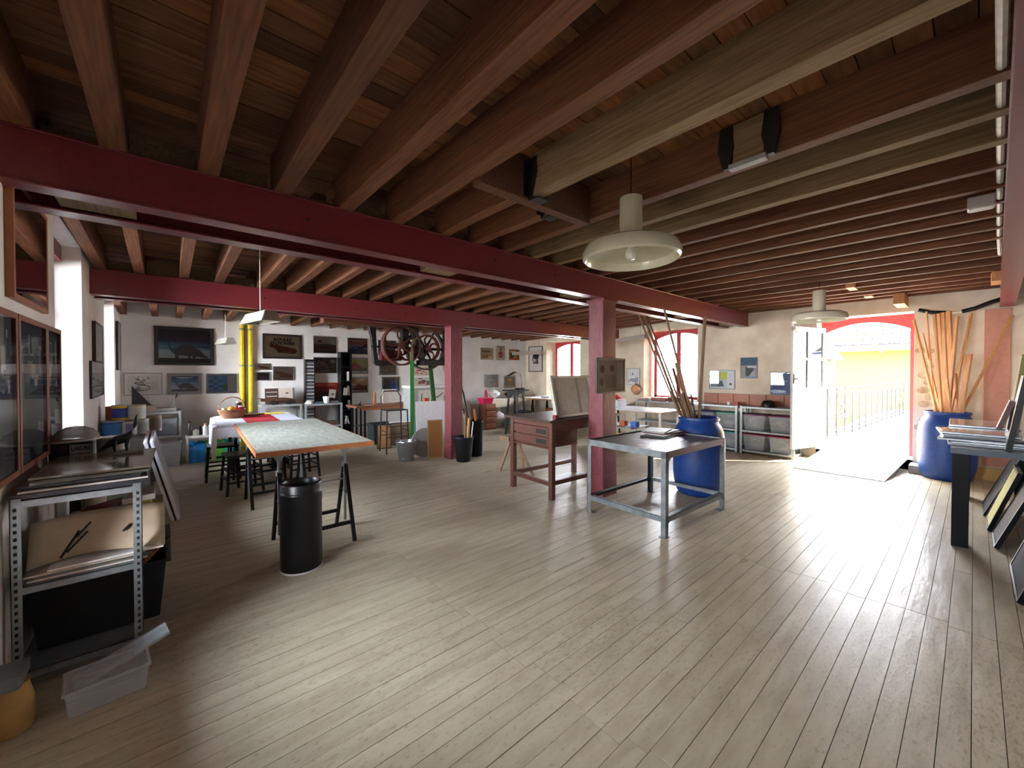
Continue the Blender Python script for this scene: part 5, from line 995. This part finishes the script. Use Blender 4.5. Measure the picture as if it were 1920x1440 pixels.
for z, x, wd, h, rx_, rgb, lb in ((1.30, .04, .03, .2, 0, (190, 190, 186), 'white book upright in the top of the black tower'), (.985, -.03, .09, .16, .15, (150, 146, 140), 'grey books leaning on the third shelf of the black tower'), (.985, .06, .03, .2, -.1, (120, 90, 70), 'brown thin book on the third shelf of the black tower'), (.67, .06, .02, .2, 0, (200, 200, 200), 'white spine on the fourth shelf of the black tower'), (.355, -.03, .03, .17, .3, (196, 196, 196), 'left leaning white book low in the black tower'), (.355, .05, .03, .18, -.3, (210, 206, 200), 'right leaning white book low in the black tower')):
    t = thing('book', lb, 'book', (3.0 + x, 9.08, z)); t.rotation_euler = (0, rx_, 0); MB().box(-wd / 2, wd / 2, -.08, .06, .003, h).build('cover', plain('spine %d %d' % rgb[:2], rgb, .6), t); MB().box(-wd / 2 + .003, wd / 2 - .003, -.078, .058, h, h + .002).build('pages', paper, t)
# workbench
t = thing('workbench', 'narrow workbench with a thick brown wooden top beside the black tower', 'table', (3.75, 8.25, 0))
MB().box(-.92, .9, -.3, .3, .775, .815).build('worktop', mat('brown bench top', S(120, 74, 52), .5, tint=S(150, 96, 70), scale=8, stretch=(1, 5, 5)), t, bevel=.004)
MB().box(-.8, .8, -.27, -.24, .72, .775).build('apron', orange_wood, t)
for x in (-.82, -.74, .8):
    for y in (-.25, .22): MB().box(x, x + .03, y, y + .03, 0, .775).build('leg', blackm, t)
MB().box(-.8, .8, .22, .24, .35, .38).build('rail', galv, t)
t = thing('wooden_figure', 'slim upright orange wooden offcut on the workbench', 'offcut', (3.26, 8.1, .816)); MB().prism([(-.02, 0), (.03, 0), (.025, .25), (.0, .29), (-.015, .2)], -.02, .02).build('blade', orange_wood, t); MB().box(-.03, .04, -.03, .03, 0, .012).build('foot', orange_wood, t)
slab('paper_sheet', 'white sheet of paper lying on the workbench', 'paper', 3.12, 8.1, .816, .14, .1, .004, paper); slab('picture_board', 'white card with a dark slot leaning on the workbench', 'card', 3.72, 8.4, .816, .32, .02, .3, paper)
t = thing('tool', 'little black hand tool at the left end of the workbench', 'tool', (2.95, 8.1, .816)); MB().box(-.03, .03, -.015, .015, 0, .03).build('base', inkm, t); MB().bar((0, 0, .03), (.03, 0, .08), .015).build('handle', inkm, t)
crate('storage_box', 'dark green grey plastic crate under the workbench', 'crate', 3.42, 8.2, 0, .42, .36, .42, plain('dark green grey plastic', (48, 56, 58), .4), taper=.92)
# panels leaning below
def leaner(label, p0, p1, h, m, tilt=.12, th=.02, name='leaning_board', edge=None, z=0.0):
    """board standing from p0 to p1 (floor), leaning back"""
    dx, dy = p1[0] - p0[0], p1[1] - p0[1]; L = math.hypot(dx, dy); t = thing(name, label, 'board', (p0[0], p0[1], z)); t.rotation_euler = (-tilt, 0, math.atan2(dy, dx))
    MB().box(0, L, 0, th, 0, h).build('panel', m, t)
    if edge:
        for b in ((0, .02, 0, h), (L - .02, L, 0, h), (.02, L - .02, 0, .02), (.02, L - .02, h - .02, h)): MB().box(b[0], b[1], -.004, th + .003, b[2], b[3]).build('frame_edge', edge, t)
    return t
leaner('brown backed framed panel leaning below the workbench, left', (3.08, 7.55), (3.33, 7.45), .47, cardboard, edge=plain('dark strip', (50, 44, 40), .5)); leaner('pale edged brown panel leaning below the workbench, right', (3.36, 7.6), (3.80, 7.45), .50, plain('dull brown board', (120, 98, 78), .7), edge=whitem)
leaner('large white board leaning behind the bucket and the red post', (3.42, 6.56), (4.22, 6.40), .96, plain('white melamine', (214, 214, 216), .35), .10); leaner('brown hardboard sheet leaning left of the red post', (3.42, 6.17), (3.67, 6.09), .66, plain('ochre brown hardboard', (140, 94, 44), .6), .06, edge=plain('pale brown edge', (160, 120, 84), .6))
t = thing('round_disc', 'round grey disc leaning behind the brown hardboard', 'disc', (3.42, 6.30, .26)); MB().cyl((0, -.012, 0), (0.0, .012, 0), .255, n=32).build('disc', plain('grey disc', (150, 146, 142), .5), t, smooth=True); MB().cyl((0, -.02, 0), (0, .02, 0), .03, n=12).build('hub', galv, t)
slab('small_box', 'small orange red box on the top corner of the white board', 'box', 3.66, 6.66, .93, .09, .06, .08, plain('orange red box', (170, 66, 40), .5))
# bucket
t = thing('bucket', 'tapered zinc bucket on the floor left of the red post', 'bucket', (3.06, 6.26, 0)); MB().lathe([(0, .008), (.115, 0), (.12, .01), (.172, .325), (.18, .33), (.178, .338), (.168, .334), (.113, .02), (0, .02)], 40).build('body', zinc, t, smooth=True)
MB().lathe([(.1255, .045), (.1285, .05), (.1275, .055)], 40).build('band', zinc, t, smooth=True); MB().tube([(.178 * math.cos(a), .178 * math.sin(a) * .98, .315 - .04 * abs(math.sin(a))) for a in [k * math.pi / 10 for k in range(11)]], .004, 5).build('handle', zinc, t)
# tubular stools
def tube_stool(label, x, y, rz, seat, top, w_=.42):
    t = thing('metal_stool', label, 'stool', (x, y, 0), rz); a = w_ / 2; bm_ = plain('dark brown tube', (34, 26, 26), .4)
    for s_ in (-1, 1):
        MB().tube([(s_ * a, -.2, 0), (s_ * a * .9, -.17, seat)], .013, 8).build('leg', bm_, t, smooth=True); MB().tube([(s_ * a, .2, 0), (s_ * a * .9, .17, seat)], .013, 8).build('leg', bm_, t, smooth=True)
    MB().tube([(-a * .9, .17, seat), (-a * .9, .19, top - .1), (-a * .6, .2, top), (a * .6, .2, top), (a * .9, .19, top - .1), (a * .9, .17, seat)], .012, 8).build('back_hoop', bm_, t, smooth=True)
    MB().box(-a * .95, a * .95, -.18, .18, seat, seat + .02).build('seat', bm_, t, bevel=.005)
    for z in (.3, .5): MB().bar((-a * .97, -.19, z), (a * .97, -.19, z), .014).build('rung', bm_, t); MB().bar((-a * .97, .19, z), (a * .97, .19, z), .014).build('rung', bm_, t)
    for s_ in (-1, 1): MB().bar((s_ * a * .97, -.19, .4), (s_ * a * .97, .19, .4), .014).build('rung', bm_, t)
tube_stool('tall dark tubular stool with a hoop back before the workbench', 3.24, 7.12, -.1, .78, 1.13); tube_stool('dark tubular stool with a hoop back, right behind the second red post', 4.62, 7.2, -.3, .7, 1.08, .36)
slab('carton', 'white printed carton on the seat of the hoop backed stool', 'box', 4.62, 7.2, .722, .28, .24, .28, plain('white carton', (200, 202, 206), .6), rz=-.3); slab('carton', 'white carton on a low stand behind the machine', 'box', 4.5, 8.7, .05, .5, .4, .9, paper)
# cabinet with drawing
t = thing('drawing_cabinet', 'grey cabinet with a sheet of ink drawing on its front, behind the post', 'cabinet', (4.22, 7.70, 0)); MB().box(-.42, .42, -.2, .2, .0, 1.16).build('body', greym, t); MB().box(-.44, .44, -.22, .22, 1.16, 1.21).build('top', whitem, t); MB().box(-.28, .4, -.206, -.201, .80, 1.12).build('sheet', paper, t)
for k, pts in enumerate(([(-.2, -.21, 1.05), (-.22, -.21, .9), (-.1, -.21, .84), (-.05, -.21, .9)], [(0, -.21, .85), (.05, -.21, 1.0), (.15, -.21, .95), (.3, -.21, 1.05)])): MB().tube(pts, .008, 5).build('ink_stroke', inkm, t)
# pulleys and belts hung from the bearer
t = thing('line_shaft_machine', 'old iron line shaft with two spoked belt pulleys hung from the ceiling', 'machine', (3.4, 6.85, 1.6))
def wheel(mb_name, x, y, z, r, wd, m, spokes=5, sw=.03, curved=True, parent=None):
    g = MB().lathe([(r, -wd / 2), (r, wd / 2), (r - .028, wd / 2), (r - .028, -wd / 2), (r, -wd / 2)], 44).build(mb_name, m, parent, smooth=True); g.location = (x, y, z); g.rotation_euler = (HP, 0, 0)
    MB().cyl((0, 0, -wd * .7), (0, 0, wd * .7), .055, n=18).build('hub', m, g, smooth=True)
    for k in range(spokes):
        a = 6.2832 * k / spokes; pts = [(r * f * math.cos(a + (.7 * math.sin(f * 3.1) if curved else 0)), r * f * math.sin(a + (.7 * math.sin(f * 3.1) if curved else 0)), 0) for f in (.1, .3, .5, .7, .85, .98)]
        MB().tube(pts, [.032, .026, .02, .018, .018, .022], 6).build('spoke', m, g, smooth=True)
wheel('pulley', -.20, -.12, .37, .36, .12, plain('brown red iron', (78, 40, 32), .5), 5, parent=t); wheel('pulley', .36, .02, .33, .40, .10, plain('dark grey iron rim', (58, 50, 44), .45), 6, curved=False, parent=t); wheel('small_pulley', .34, -.08, .34, .26, .08, iron_red, 5, parent=t); wheel('small_pulley', -.02, .0, .28, .18, .1, iron_red, 4, parent=t)
MB().prism([(-.75, .70), (-.62, .70), (-.60, .25), (-.57, .10), (-.30, .08), (-.30, .02), (-.60, .0), (-.66, .06), (-.70, .5)], -.02, .06).build('hanger_arm', iron, t, bevel=.008)
MB().prism([(-.02, .70), (.10, .70), (.20, .35), (.26, .14), (.68, .12), (.68, .70), (.76, .70), (.76, .05), (.22, .05), (.1, .25)], -.16, -.06).build('hanger_arm', iron, t, bevel=.008)
MB().box(-.14, -.02, -.06, .06, .45, .70).build('hanger_post', iron, t); MB().box(.2, .7, -.2, .1, .02, .12).build('bearing_frame', iron, t, bevel=.01); MB().cyl((-.70, 0, .34), (.74, 0, .34), .02, n=12).build('shaft', iron, t, smooth=True)
MB().box(-.55, -.15, -.06, .02, .10, .28).build('belt_shifter', iron_red, t, bevel=.01)
t = thing('drive_belt', 'long green painted belt hanging down from the pulley into the bucket corner', 'belt', (3.375, 6.66, 0)); MB().bar((0, 0, .02), (.0, 0, 1.72), .075, .012, up=(0, 1, 0)).build('belt', green_paint, t)
MB().tube([(0, 0, 1.7), (-.005, 0, 1.85), (.02, 0, 1.98), (.07, .05, 2.07), (.12, .05, 2.12)], [.035, .04, .04, .035, .03], 8).build('belt_loop', plain('olive belt', (96, 92, 60), .6), t, smooth=True)
t = thing('machine_stay', 'slanting green iron stay beside the second red post', 'stay', (3.9, 6.95, 1.68)); MB().bar((0, 0, 0), (.3, .2, -1.66), .085, .03, up=(0, 1, 0)).build('bar', plain('dark green iron', (40, 92, 48), .5), t)
t = leaner('tall beige panel leaning to the right behind the second red post', (4.60, 6.9), (4.78, 6.82), 1.95, plain('beige canvas', (176, 166, 140), .7), .05, edge=whitem); t.rotation_euler = (-.05, -.24, -.42)
# baskets of offcuts
t = thing('waste_basket', 'tapered black plastic waste basket at the foot of the second red post', 'basket', (3.775, 5.60, 0)); MB().lathe([(0, .006), (.115, 0), (.12, .01), (.165, .40), (.172, .405), (.17, .415), (.16, .41), (.113, .015), (0, .015)], 36).build('body', black_plastic, t, smooth=True); MB().lathe([(.166, .385), (.173, .39), (.173, .40)], 36).build('rim', black_plastic, t, smooth=True)
t = thing('offcut_bin', 'black cylindrical bin of offcuts beside the second red post', 'bin', (4.20, 5.86, 0)); MB().lathe([(0, .01), (.135, .0), (.135, .62), (.14, .63), (.13, .635), (.128, .02), (0, .02)], 36).build('body', black_gloss, t, smooth=True); MB().lathe([(.136, .6), (.139, .605), (.136, .61)], 36).build('band', blackm, t, smooth=True)
for lb, p, q, w_, m in (('black rod leaning out of the cylindrical bin', (4.13, 5.84, .3), (3.94, 5.92, 1.30), .03, blackm), ('white painted strip in the cylindrical bin', (4.20, 5.85, .2), (4.0, 5.93, 1.15), .028, whitem), ('pale stick in the cylindrical bin', (4.25, 5.88, .2), (4.10, 5.95, .98), .02, bare_wood), ('short orange offcut in the cylindrical bin', (4.22, 5.80, .3), (4.12, 5.78, .84), .035, orange_wood),
                        ('reddish stick standing in the tapered black basket', (3.80, 5.60, .03), (3.84, 5.64, .80), .025, dull_wood), ('orange offcut standing in the tapered black basket', (3.83, 5.58, .03), (3.86, 5.56, .72), .035, bare_wood), ('thin pale stick standing in the tapered black basket', (3.84, 5.54, .03), (3.90, 5.50, .66), .015, whitem)):
    t = thing('wooden_stick', lb, 'stick', p); MB().bar((0, 0, 0), Vector(q) - Vector(p), w_, w_ * .6).build('shaft', m, t)
# small chest
t = thing('drawer_chest', 'small orange brown chest of four carved drawers in the far corner', 'chest', (6.36, 8.35, 0)); MB().box(-.17, .17, -.17, .2, 0, .66).build('body', plain('chest side wood', (120, 76, 50), .5), t, bevel=.004)
for k in range(4):
    d_ = MB().box(-.155, .155, -.19, -.17, .03 + k * .155, .165 + k * .155).build('drawer', plain('chest drawer wood', (150, 88, 54), .45), t, bevel=.012); MB().tube([(-.06, -.197, .10 + k * .155), (0, -.205, .085 + k * .155), (.06, -.197, .10 + k * .155)], .008, 6).build('handle', iron, d_)
crate('basket', 'bright pink plastic basket on the small drawer chest', 'basket', 6.34, 8.38, .663, .34, .26, .15, plain('pink plastic', (226, 40, 96), .4), taper=.8)
t = thing('bottle', 'dark pink bottle behind the pink basket', 'bottle', (6.72, 8.85, .743)); MB().lathe([(0, 0), (.05, 0), (.05, .2), (.02, .25), (.02, .29), (0, .29)], 14).build('body', plain('dark pink', (170, 30, 60), .4), t, smooth=True); MB().cyl((0, 0, .29), (0, 0, .32), .022, n=10).build('cap', whitem, t)
slab('chopping_board', 'grey brown panel standing left of the small drawer chest', 'board', 6.0, 8.4, 0, .2, .03, .66, plain('greyish panel', (120, 104, 92), .6), rz=-.5)
# far corner: side table with bags
t = thing('side_table', 'side table under a pale cloth along the far end of the painting wall', 'table', (7.5, 8.85, 0)); MB().box(-.9, .85, -.28, .3, .70, .74).build('tabletop', paper, t); MB().box(-.9, .85, -.285, -.28, .52, .74).build('cloth_front', plain('cream cloth', (216, 204, 176), .8), t)
for x in (-.86, .78):
    for y in (-.25, .24): MB().box(x, x + .05, y, y + .05, 0, .70).build('leg', whitem, t)
def blob(name, label, cat, x, y, z, sx_, sy_, sz_, m, seed=1):
    r_ = random.Random(seed); t = thing(name, label, cat, (x, y, z)); n = 14; vs = []; fs = []
    for j in range(7):
        ph = j / 6 * math.pi / 2 * 1.9
        for i in range(n):
            a = 6.2832 * i / n; rr_ = math.sin(max(.25, ph)) if j < 6 else .02; k = 1 + r_.uniform(-.14, .14)
            vs.append((sx_ * rr_ * math.cos(a) * k, sy_ * rr_ * math.sin(a) * k, sz_ * (j / 6) * (1 + r_.uniform(-.04, .04))))
    fs = [(j * n + i, j * n + (i + 1) % n, (j + 1) * n + (i + 1) % n, (j + 1) * n + i) for j in range(6) for i in range(n)] + [tuple(range(n - 1, -1, -1)), tuple(6 * n + i for i in range(n))]
    MB().add(vs, fs).build('bag', m, t, smooth=True); MB().tube([(-sx_ * .3, 0, sz_ * .95), (-sx_ * .15, 0, sz_ * 1.2), (sx_ * .15, 0, sz_ * 1.2), (sx_ * .3, 0, sz_ * .95)], .008, 5).build('handle', m, t)
    return t
blob('bag', 'white crumpled bag on the far side table, left', 'bag', 7.0, 8.85, .743, .17, .14, .26, whitem, 2); blob('bag', 'dark grey rounded bag on the far side table', 'bag', 7.55, 8.85, .743, .14, .12, .2, plain('dark grey bag', (60, 62, 70), .5), 3); blob('bag', 'cream cloth bundle on the far side table, right', 'bag', 8.0, 8.85, .743, .16, .14, .14, plain('cream bundle', (214, 190, 150), .8), 4)
blob('bag', 'white plastic bag on the floor by the drawer chest', 'bag', 6.85, 8.45, 0, .2, .16, .42, whitem, 5); blob('bag', 'turquoise bag on the floor in the far corner', 'bag', 7.1, 8.1, 0, .2, .16, .26, plain('turquoise bag', (30, 178, 150), .5), 6)
crate('waste_bin', 'dark plastic bin behind the tall black stand', 'bin', 6.95, 7.6, 0, .34, .34, .5, plain('charcoal bin', (44, 44, 52), .5), taper=.8)
# black stand with a lamp
t = thing('plant_stand', 'tall slim black stand with a square top in the back of the room', 'stand', (6.1, 6.9, 0), .3); MB().box(-.27, .27, -.2, .2, 1.06, 1.09).build('top', black_gloss, t, bevel=.004); MB().box(-.16, .16, -.14, .14, .98, 1.06).build('apron', blackm, t)
for x in (-1, 1):
    for y in (-1, 1): MB().bar((x * .2, y * .17, 0), (x * .13, y * .11, .98), .035).build('leg', blackm, t)
    MB().bar((x * .18, -.15, .3), (x * .18, .15, .3), .02).build('rung', blackm, t)
MB().bar((-.18, -.15, .42), (.18, -.15, .42), .02).build('rung', blackm, t)
t = thing('desk_lamp', 'jointed desk lamp with a flat black head on the tall black stand', 'lamp', (6.2, 6.88, 1.091)); MB().box(-.09, .09, -.07, .07, 0, .03).build('base', blackm, t, bevel=.004); MB().bar((.06, 0, .03), (.02, 0, .36), .022).build('arm', galv, t); MB().bar((.02, 0, .36), (-.18, 0, .40), .018).build('arm', galv, t); MB().hexa([(-.36, -.05, .31), (-.16, -.05, .385), (-.16, .05, .385), (-.36, .05, .31)], [(-.36, -.05, .32), (-.16, -.05, .41), (-.16, .05, .41), (-.36, .05, .32)]).build('head', blackm, t)
# long white tables under the windows
t = thing('long_table', 'long white topped table on black trestles under the far red window', 'table', (8.08, 6.9, 0)); MB().box(-.40, .38, -1.6, 1.6, .74, .77).build('tabletop', plain('white tabletop', (214, 216, 214), .4), t); MB().box(-.404, -.40, -1.6, 1.6, .735, .772).build('wood_edge', bare_wood, t)
for y in (-1.2, 0, 1.2):
    for x in (-.3, .28): MB().bar((x - .08, y, 0), (x, y, .74), .03).build('leg', blackm, t); MB().bar((x + .08, y, 0), (x, y, .74), .03).build('leg', blackm, t)
for lb, y, w_, h, rgb in (('black and silver hand tool on the long table by the far window', 7.3, .3, .10, (60, 60, 62)), ('grey machine part on the long table, right of the hand tool', 6.95, .18, .16, (130, 134, 136)), ('flat white box on the long table left of the machine part', 7.75, .28, .06, (214, 210, 204))): slab('tool_box', lb, 'tool', 8.0, y, .772, .2, w_, h, plain('tl %d' % rgb[0], rgb, .4), bevel=.01, rz=.1)
slab('storage_box', 'brown wooden box under the long table', 'box', 8.08, 7.5, 0, .3, .5, .5, plain('brown box', (140, 96, 60), .6))
t = thing('work_table', 'white topped work table before the nearer red window', 'table', (6.87, 4.27, 0)); MB().box(-.38, .38, -.74, .74, .775, .795).build('tabletop', plain('pale glossy worktop', (206, 208, 208), .25), t); MB().box(-.382, .382, -.742, .742, .765, .776).build('wood_edge', bare_wood, t)
for x in (-.34, .30):
    for y in (-.7, .66): MB().box(x, x + .04, y, y + .04, 0, .765).build('leg', whitem, t)
MB().box(-.32, .32, -.1, .66, .42, .44).build('lower_shelf', greym, t)
slab('carton', 'white carton with grey print on the work table by the window', 'box', 6.9, 4.78, .796, .3, .36, .14, plain('bright white carton', (220, 222, 224), .6)); slab('carton', 'low grey electric device left of the white carton', 'box', 6.86, 5.1, .796, .2, .2, .11, plain('grey device', (150, 152, 156), .5))
blob('cloth', 'crumpled red and white cloth on top of the white carton', 'cloth', 6.9, 4.75, .938, .12, .14, .09, plain('red cloth heap', (206, 34, 40), .7), 7); slab('crate', 'light wooden crate on the floor under the work table', 'crate', 7.0, 4.75, 0, .34, .3, .22, bare_wood)
for i, (y, rgb, lb) in enumerate(((4.25, (60, 110, 190), 'small blue item on the lower shelf of the work table'), (4.5, (206, 110, 60), 'orange item on the lower shelf of the work table'))): slab('small_box', lb, 'box', 6.8, y, .442, .12, .12, .1, plain('sb %d' % i, rgb, .5))
crate('storage_box', 'clear box with a red lid on the floor right of the work table', 'box', 7.75, 3.95, 0, .34, .4, .22, clear_plastic, lid=plain('crimson lid', (170, 30, 50), .4)); slab('spray_machine', 'silver tool bottle on the floor beside the clear red lidded box', 'tool', 7.5, 4.35, 0, .16, .16, .34, galv, bevel=.03)
blob('cloth', 'peach coloured bag hanging at the wall by the nearer window', 'bag', 8.5, 5.3, .95, .12, .12, .26, plain('peach bag', (206, 150, 116), .7), 8)
# ---- steel shelving by the door wall
def unitD(label, y0, y1, grp=None):
    return rack('steel_shelving', label, 8.03, y0, .45, y1 - y0, (.07, .43, .865), .87, m=mat('light grey shelving steel', S(166, 172, 172), .4, metal=.4), slots=False, up=.04)
unitD('right hand light grey shelving unit of plastic boxes beside the door', 1.98, 2.83); unitD('middle light grey shelving unit of plastic boxes on the door wall', 2.87, 3.72); unitD('left light grey shelving unit under the nearer red window', 3.76, 5.0)
lids = {'p': plain('plum lid', (112, 44, 84), .4), 'c': plain('crimson box lid', (150, 24, 56), .4), 't': plain('teal lid', (70, 160, 142), .4), 'b': plain('navy lid', (34, 54, 110), .4)}
for lb, y, z, k in (('plum lidded clear box, upper right beside the door leaf', 2.19, .432, 'p'), ('plum lidded clear box with a coiled white cord, upper shelf', 2.61, .432, 'p'), ('crimson lidded clear box, lower right beside the door', 2.19, .072, 'c'), ('crimson lidded clear box, lower shelf left one', 2.61, .072, 'c'), ('teal lidded clear box on the upper shelf behind the barrel', 3.08, .432, 't'), ('navy lidded clear box on the upper shelf behind the barrel', 3.50, .432, 'b'), ('teal lidded clear box on the lower shelf behind the barrel', 3.08, .072, 't'), ('second teal lidded clear box low behind the barrel', 3.50, .072, 't')):
    crate('storage_box', lb, 'box', 8.25, y, z, .36, .36, .27, clear_plastic, taper=.86, rim=.008, lid=lids[k])
    if k in 'pc':
        t = thing('cable_coil', 'pale cable coil inside the ' + lb.split(',')[0] + (', right' if y < 2.4 else ', left'), 'cable', (8.2, y, z + .12)); MB().tube([(-.05, .09 * math.cos(a), .02 + .06 * math.sin(a)) for a in [q * .6283 for q in range(10)]], .014, 6, closed=True).build('coil', plain('cream cable', (214, 200, 160), .5), t, smooth=True); MB().tube([(-.03, .075 * math.cos(a), .02 + .05 * math.sin(a)) for a in [q * .6283 for q in range(10)]], .012, 6, closed=True).build('inner_coil', whitem, t, smooth=True)
    else: blob('paper_heap', 'pale crumpled contents of the ' + lb.replace('second ', 'farther '), 'paper', 8.22, y, z + .012, .13, .13, .18, paper, int(y * 10))
for k, lb in enumerate(('first', 'second', 'third', 'fourth', 'fifth', 'sixth')):
    y = 3.52 - k * .285; t = thing('wooden_board', lb + ' orange brown board from the left in the row on the grey shelving', 'board', (8.44, y, .867)); MB().box(0, .02, -.138, .138, 0, .20).build('board', mat('reddish brown ply', S(158, 96, 66), .5, tint=S(176, 112, 80), scale=6, stretch=(1, 1, 5), obvar=.1), t, bevel=.002)
t = thing('cup', 'tiny white pot on the grey shelving before the boards', 'cup', (8.2, 3.08, .867)); MB().cyl((0, 0, 0), (0, 0, .05), .035, n=14).build('body', whitem, t, smooth=True); MB().cyl((0, 0, .05), (0, 0, .055), .037, n=14).build('lid', whitem, t)
slab('small_box', 'small red box on the grey shelving before the boards', 'box', 8.2, 2.96, .867, .08, .1, .06, plain('brick red box', (160, 60, 54), .5)); t = thing('hat', 'dark domed cap on the grey shelving near the door', 'hat', (8.2, 2.42, .867)); MB().lathe([(.11, 0), (.108, .06), (.09, .10), (.05, .12), (0, .125)], 20).build('crown', blackm, t, smooth=True); MB().lathe([(.13, 0), (.13, .006), (.1, .006)], 20).build('brim', blackm, t)
for i, (y, w_, h, rgb, lb) in enumerate(((4.85, .28, .05, (196, 170, 156), 'pale bundle of sheets on the shelving under the window, left'), (4.5, .34, .07, (160, 110, 96), 'pinkish brown bundle of sheets under the window'), (4.18, .22, .09, (120, 66, 58), 'dark red packet under the window'), (3.92, .2, .05, (206, 200, 190), 'white packet under the window, right end'))): slab('sheet_bundle', lb, 'papers', 8.25, y, .867, .26, w_, h, plain('bundle %d' % i, rgb, .7), rz=.12 * (i - 1))
# ================================================================ RIGHT SIDE
t = thing('black_table', 'glossy black console table with wide flat legs by the right wall', 'table', (6.2, -.14, 0)); MB().box(-1.09, 1.09, -.28, .265, .80, .85).build('tabletop', plain('blue grey tabletop edge', (70, 78, 88), .35), t)
for x in (-1.08, .95):
    for y in (-.27, .155): MB().box(x, x + .13, y, y + .10, 0, .80).build('leg', black_gloss, t, bevel=.002)
fm = mat('silver picture frame', S(150, 156, 162), .25, metal=.8); gl = mat('glazed grey picture back', S(130, 140, 148), .12, coat=.6)
for i, (lb, x, y, z, rz, w_, d) in enumerate((('lowest silver framed picture on the black table', 5.75, -.09, .852, .03, .95, .5), ('second silver framed picture from the bottom on the black table', 5.8, -.05, .874, -.04, .8, .5), ('third silver framed picture in the pile on the black table', 5.85, -.03, .896, .10, .8, .5), ('fourth silver framed picture in the black table pile', 5.95, -.06, .918, -.06, .8, .48), ('topmost silver framed picture lying on the black table', 6.5, -.06, .94, .02, .8, .46))):
    t = thing('framed_picture', lb, 'picture', (x, y, z), rz); MB().box(-w_ / 2, w_ / 2, -d / 2, d / 2, 0, .018).build('frame', fm, t, bevel=.002); MB().box(-w_ / 2 + .02, w_ / 2 - .02, -d / 2 + .02, d / 2 - .02, .018, .0195).build('glass', gl, t)
for i, (lb, x, y, L, h, rgb, tl) in enumerate((('black framed picture leaning lowest under the black table, nearest', 4.15, -.22, .75, .62, (16, 18, 22), .30), ('second dark frame leaning against the right wall', 4.95, -.29, .4, .75, (30, 26, 24), .18), ('third black frame leaning against the right wall', 5.3, -.15, .5, .66, (14, 14, 18), .34), ('yellowish backed frame leaning behind the black table leg', 5.85, -.12, .5, .60, (190, 186, 120), .30), ('black framed picture leaning farthest under the table', 6.4, -.10, .6, .66, (18, 18, 22), .36))):
    t = thing('framed_picture', lb, 'picture', (x, y, 0.002)); t.rotation_euler = (tl, 0, 0); MB().box(0, L, -.0, .022, 0, h).build('backing', plain('frame back %d' % i, rgb, .6, spec=.12), t)
    for b in ((-.01, .015, 0, h), (L - .015, L + .01, 0, h), (.015, L - .015, 0, .022), (.015, L - .015, h - .022, h)): MB().box(b[0], b[1], -.004, .026, b[2], b[3]).build('frame_edge', black_gloss, t)
for i, (lb, x, y, z, L, h, rgb, tl) in enumerate((('tall dark frame standing on the black table against the wall', 5.14, -.20, .852, .7, .62, (40, 44, 52), .14), ('olive edged frame standing on the black table', 5.6, -.22, .852, .6, .8, (120, 112, 60), .10), ('white and blue edged frame standing on the black table', 5.9, -.26, .852, .6, .62, (180, 184, 190), .10), ('dark brown wedge shaped frame on the near end of the console', 5.5, -.16, .99, .3, .26, (54, 38, 34), .28))):
    t = thing('framed_picture', lb, 'picture', (x, y, z)); t.rotation_euler = (tl, 0, 0); MB().box(0, L, 0, .02, 0, h).build('backing', plain('standing back %d' % i, rgb, .4), t); MB().box(-.012, .006, -.006, .028, 0, h).build('frame_edge', [blackm, plain('olive edge', (120, 116, 50), .5), whitem, desk_wood][i], t)
for i, (lb, x, z, w_, h) in enumerate((('grey framed picture high on the right wall', 4.9, 2.05, .6, .45), ('dark framed picture on the right wall over the console', 5.9, 1.95, .6, .5))):
    picture(lb, None, 0, 0, w_, h, [R('8c9094', 0, 0, 1, 1)], fw=.02, depth=.04, rz=math.pi, loc=(x, Y0, z))
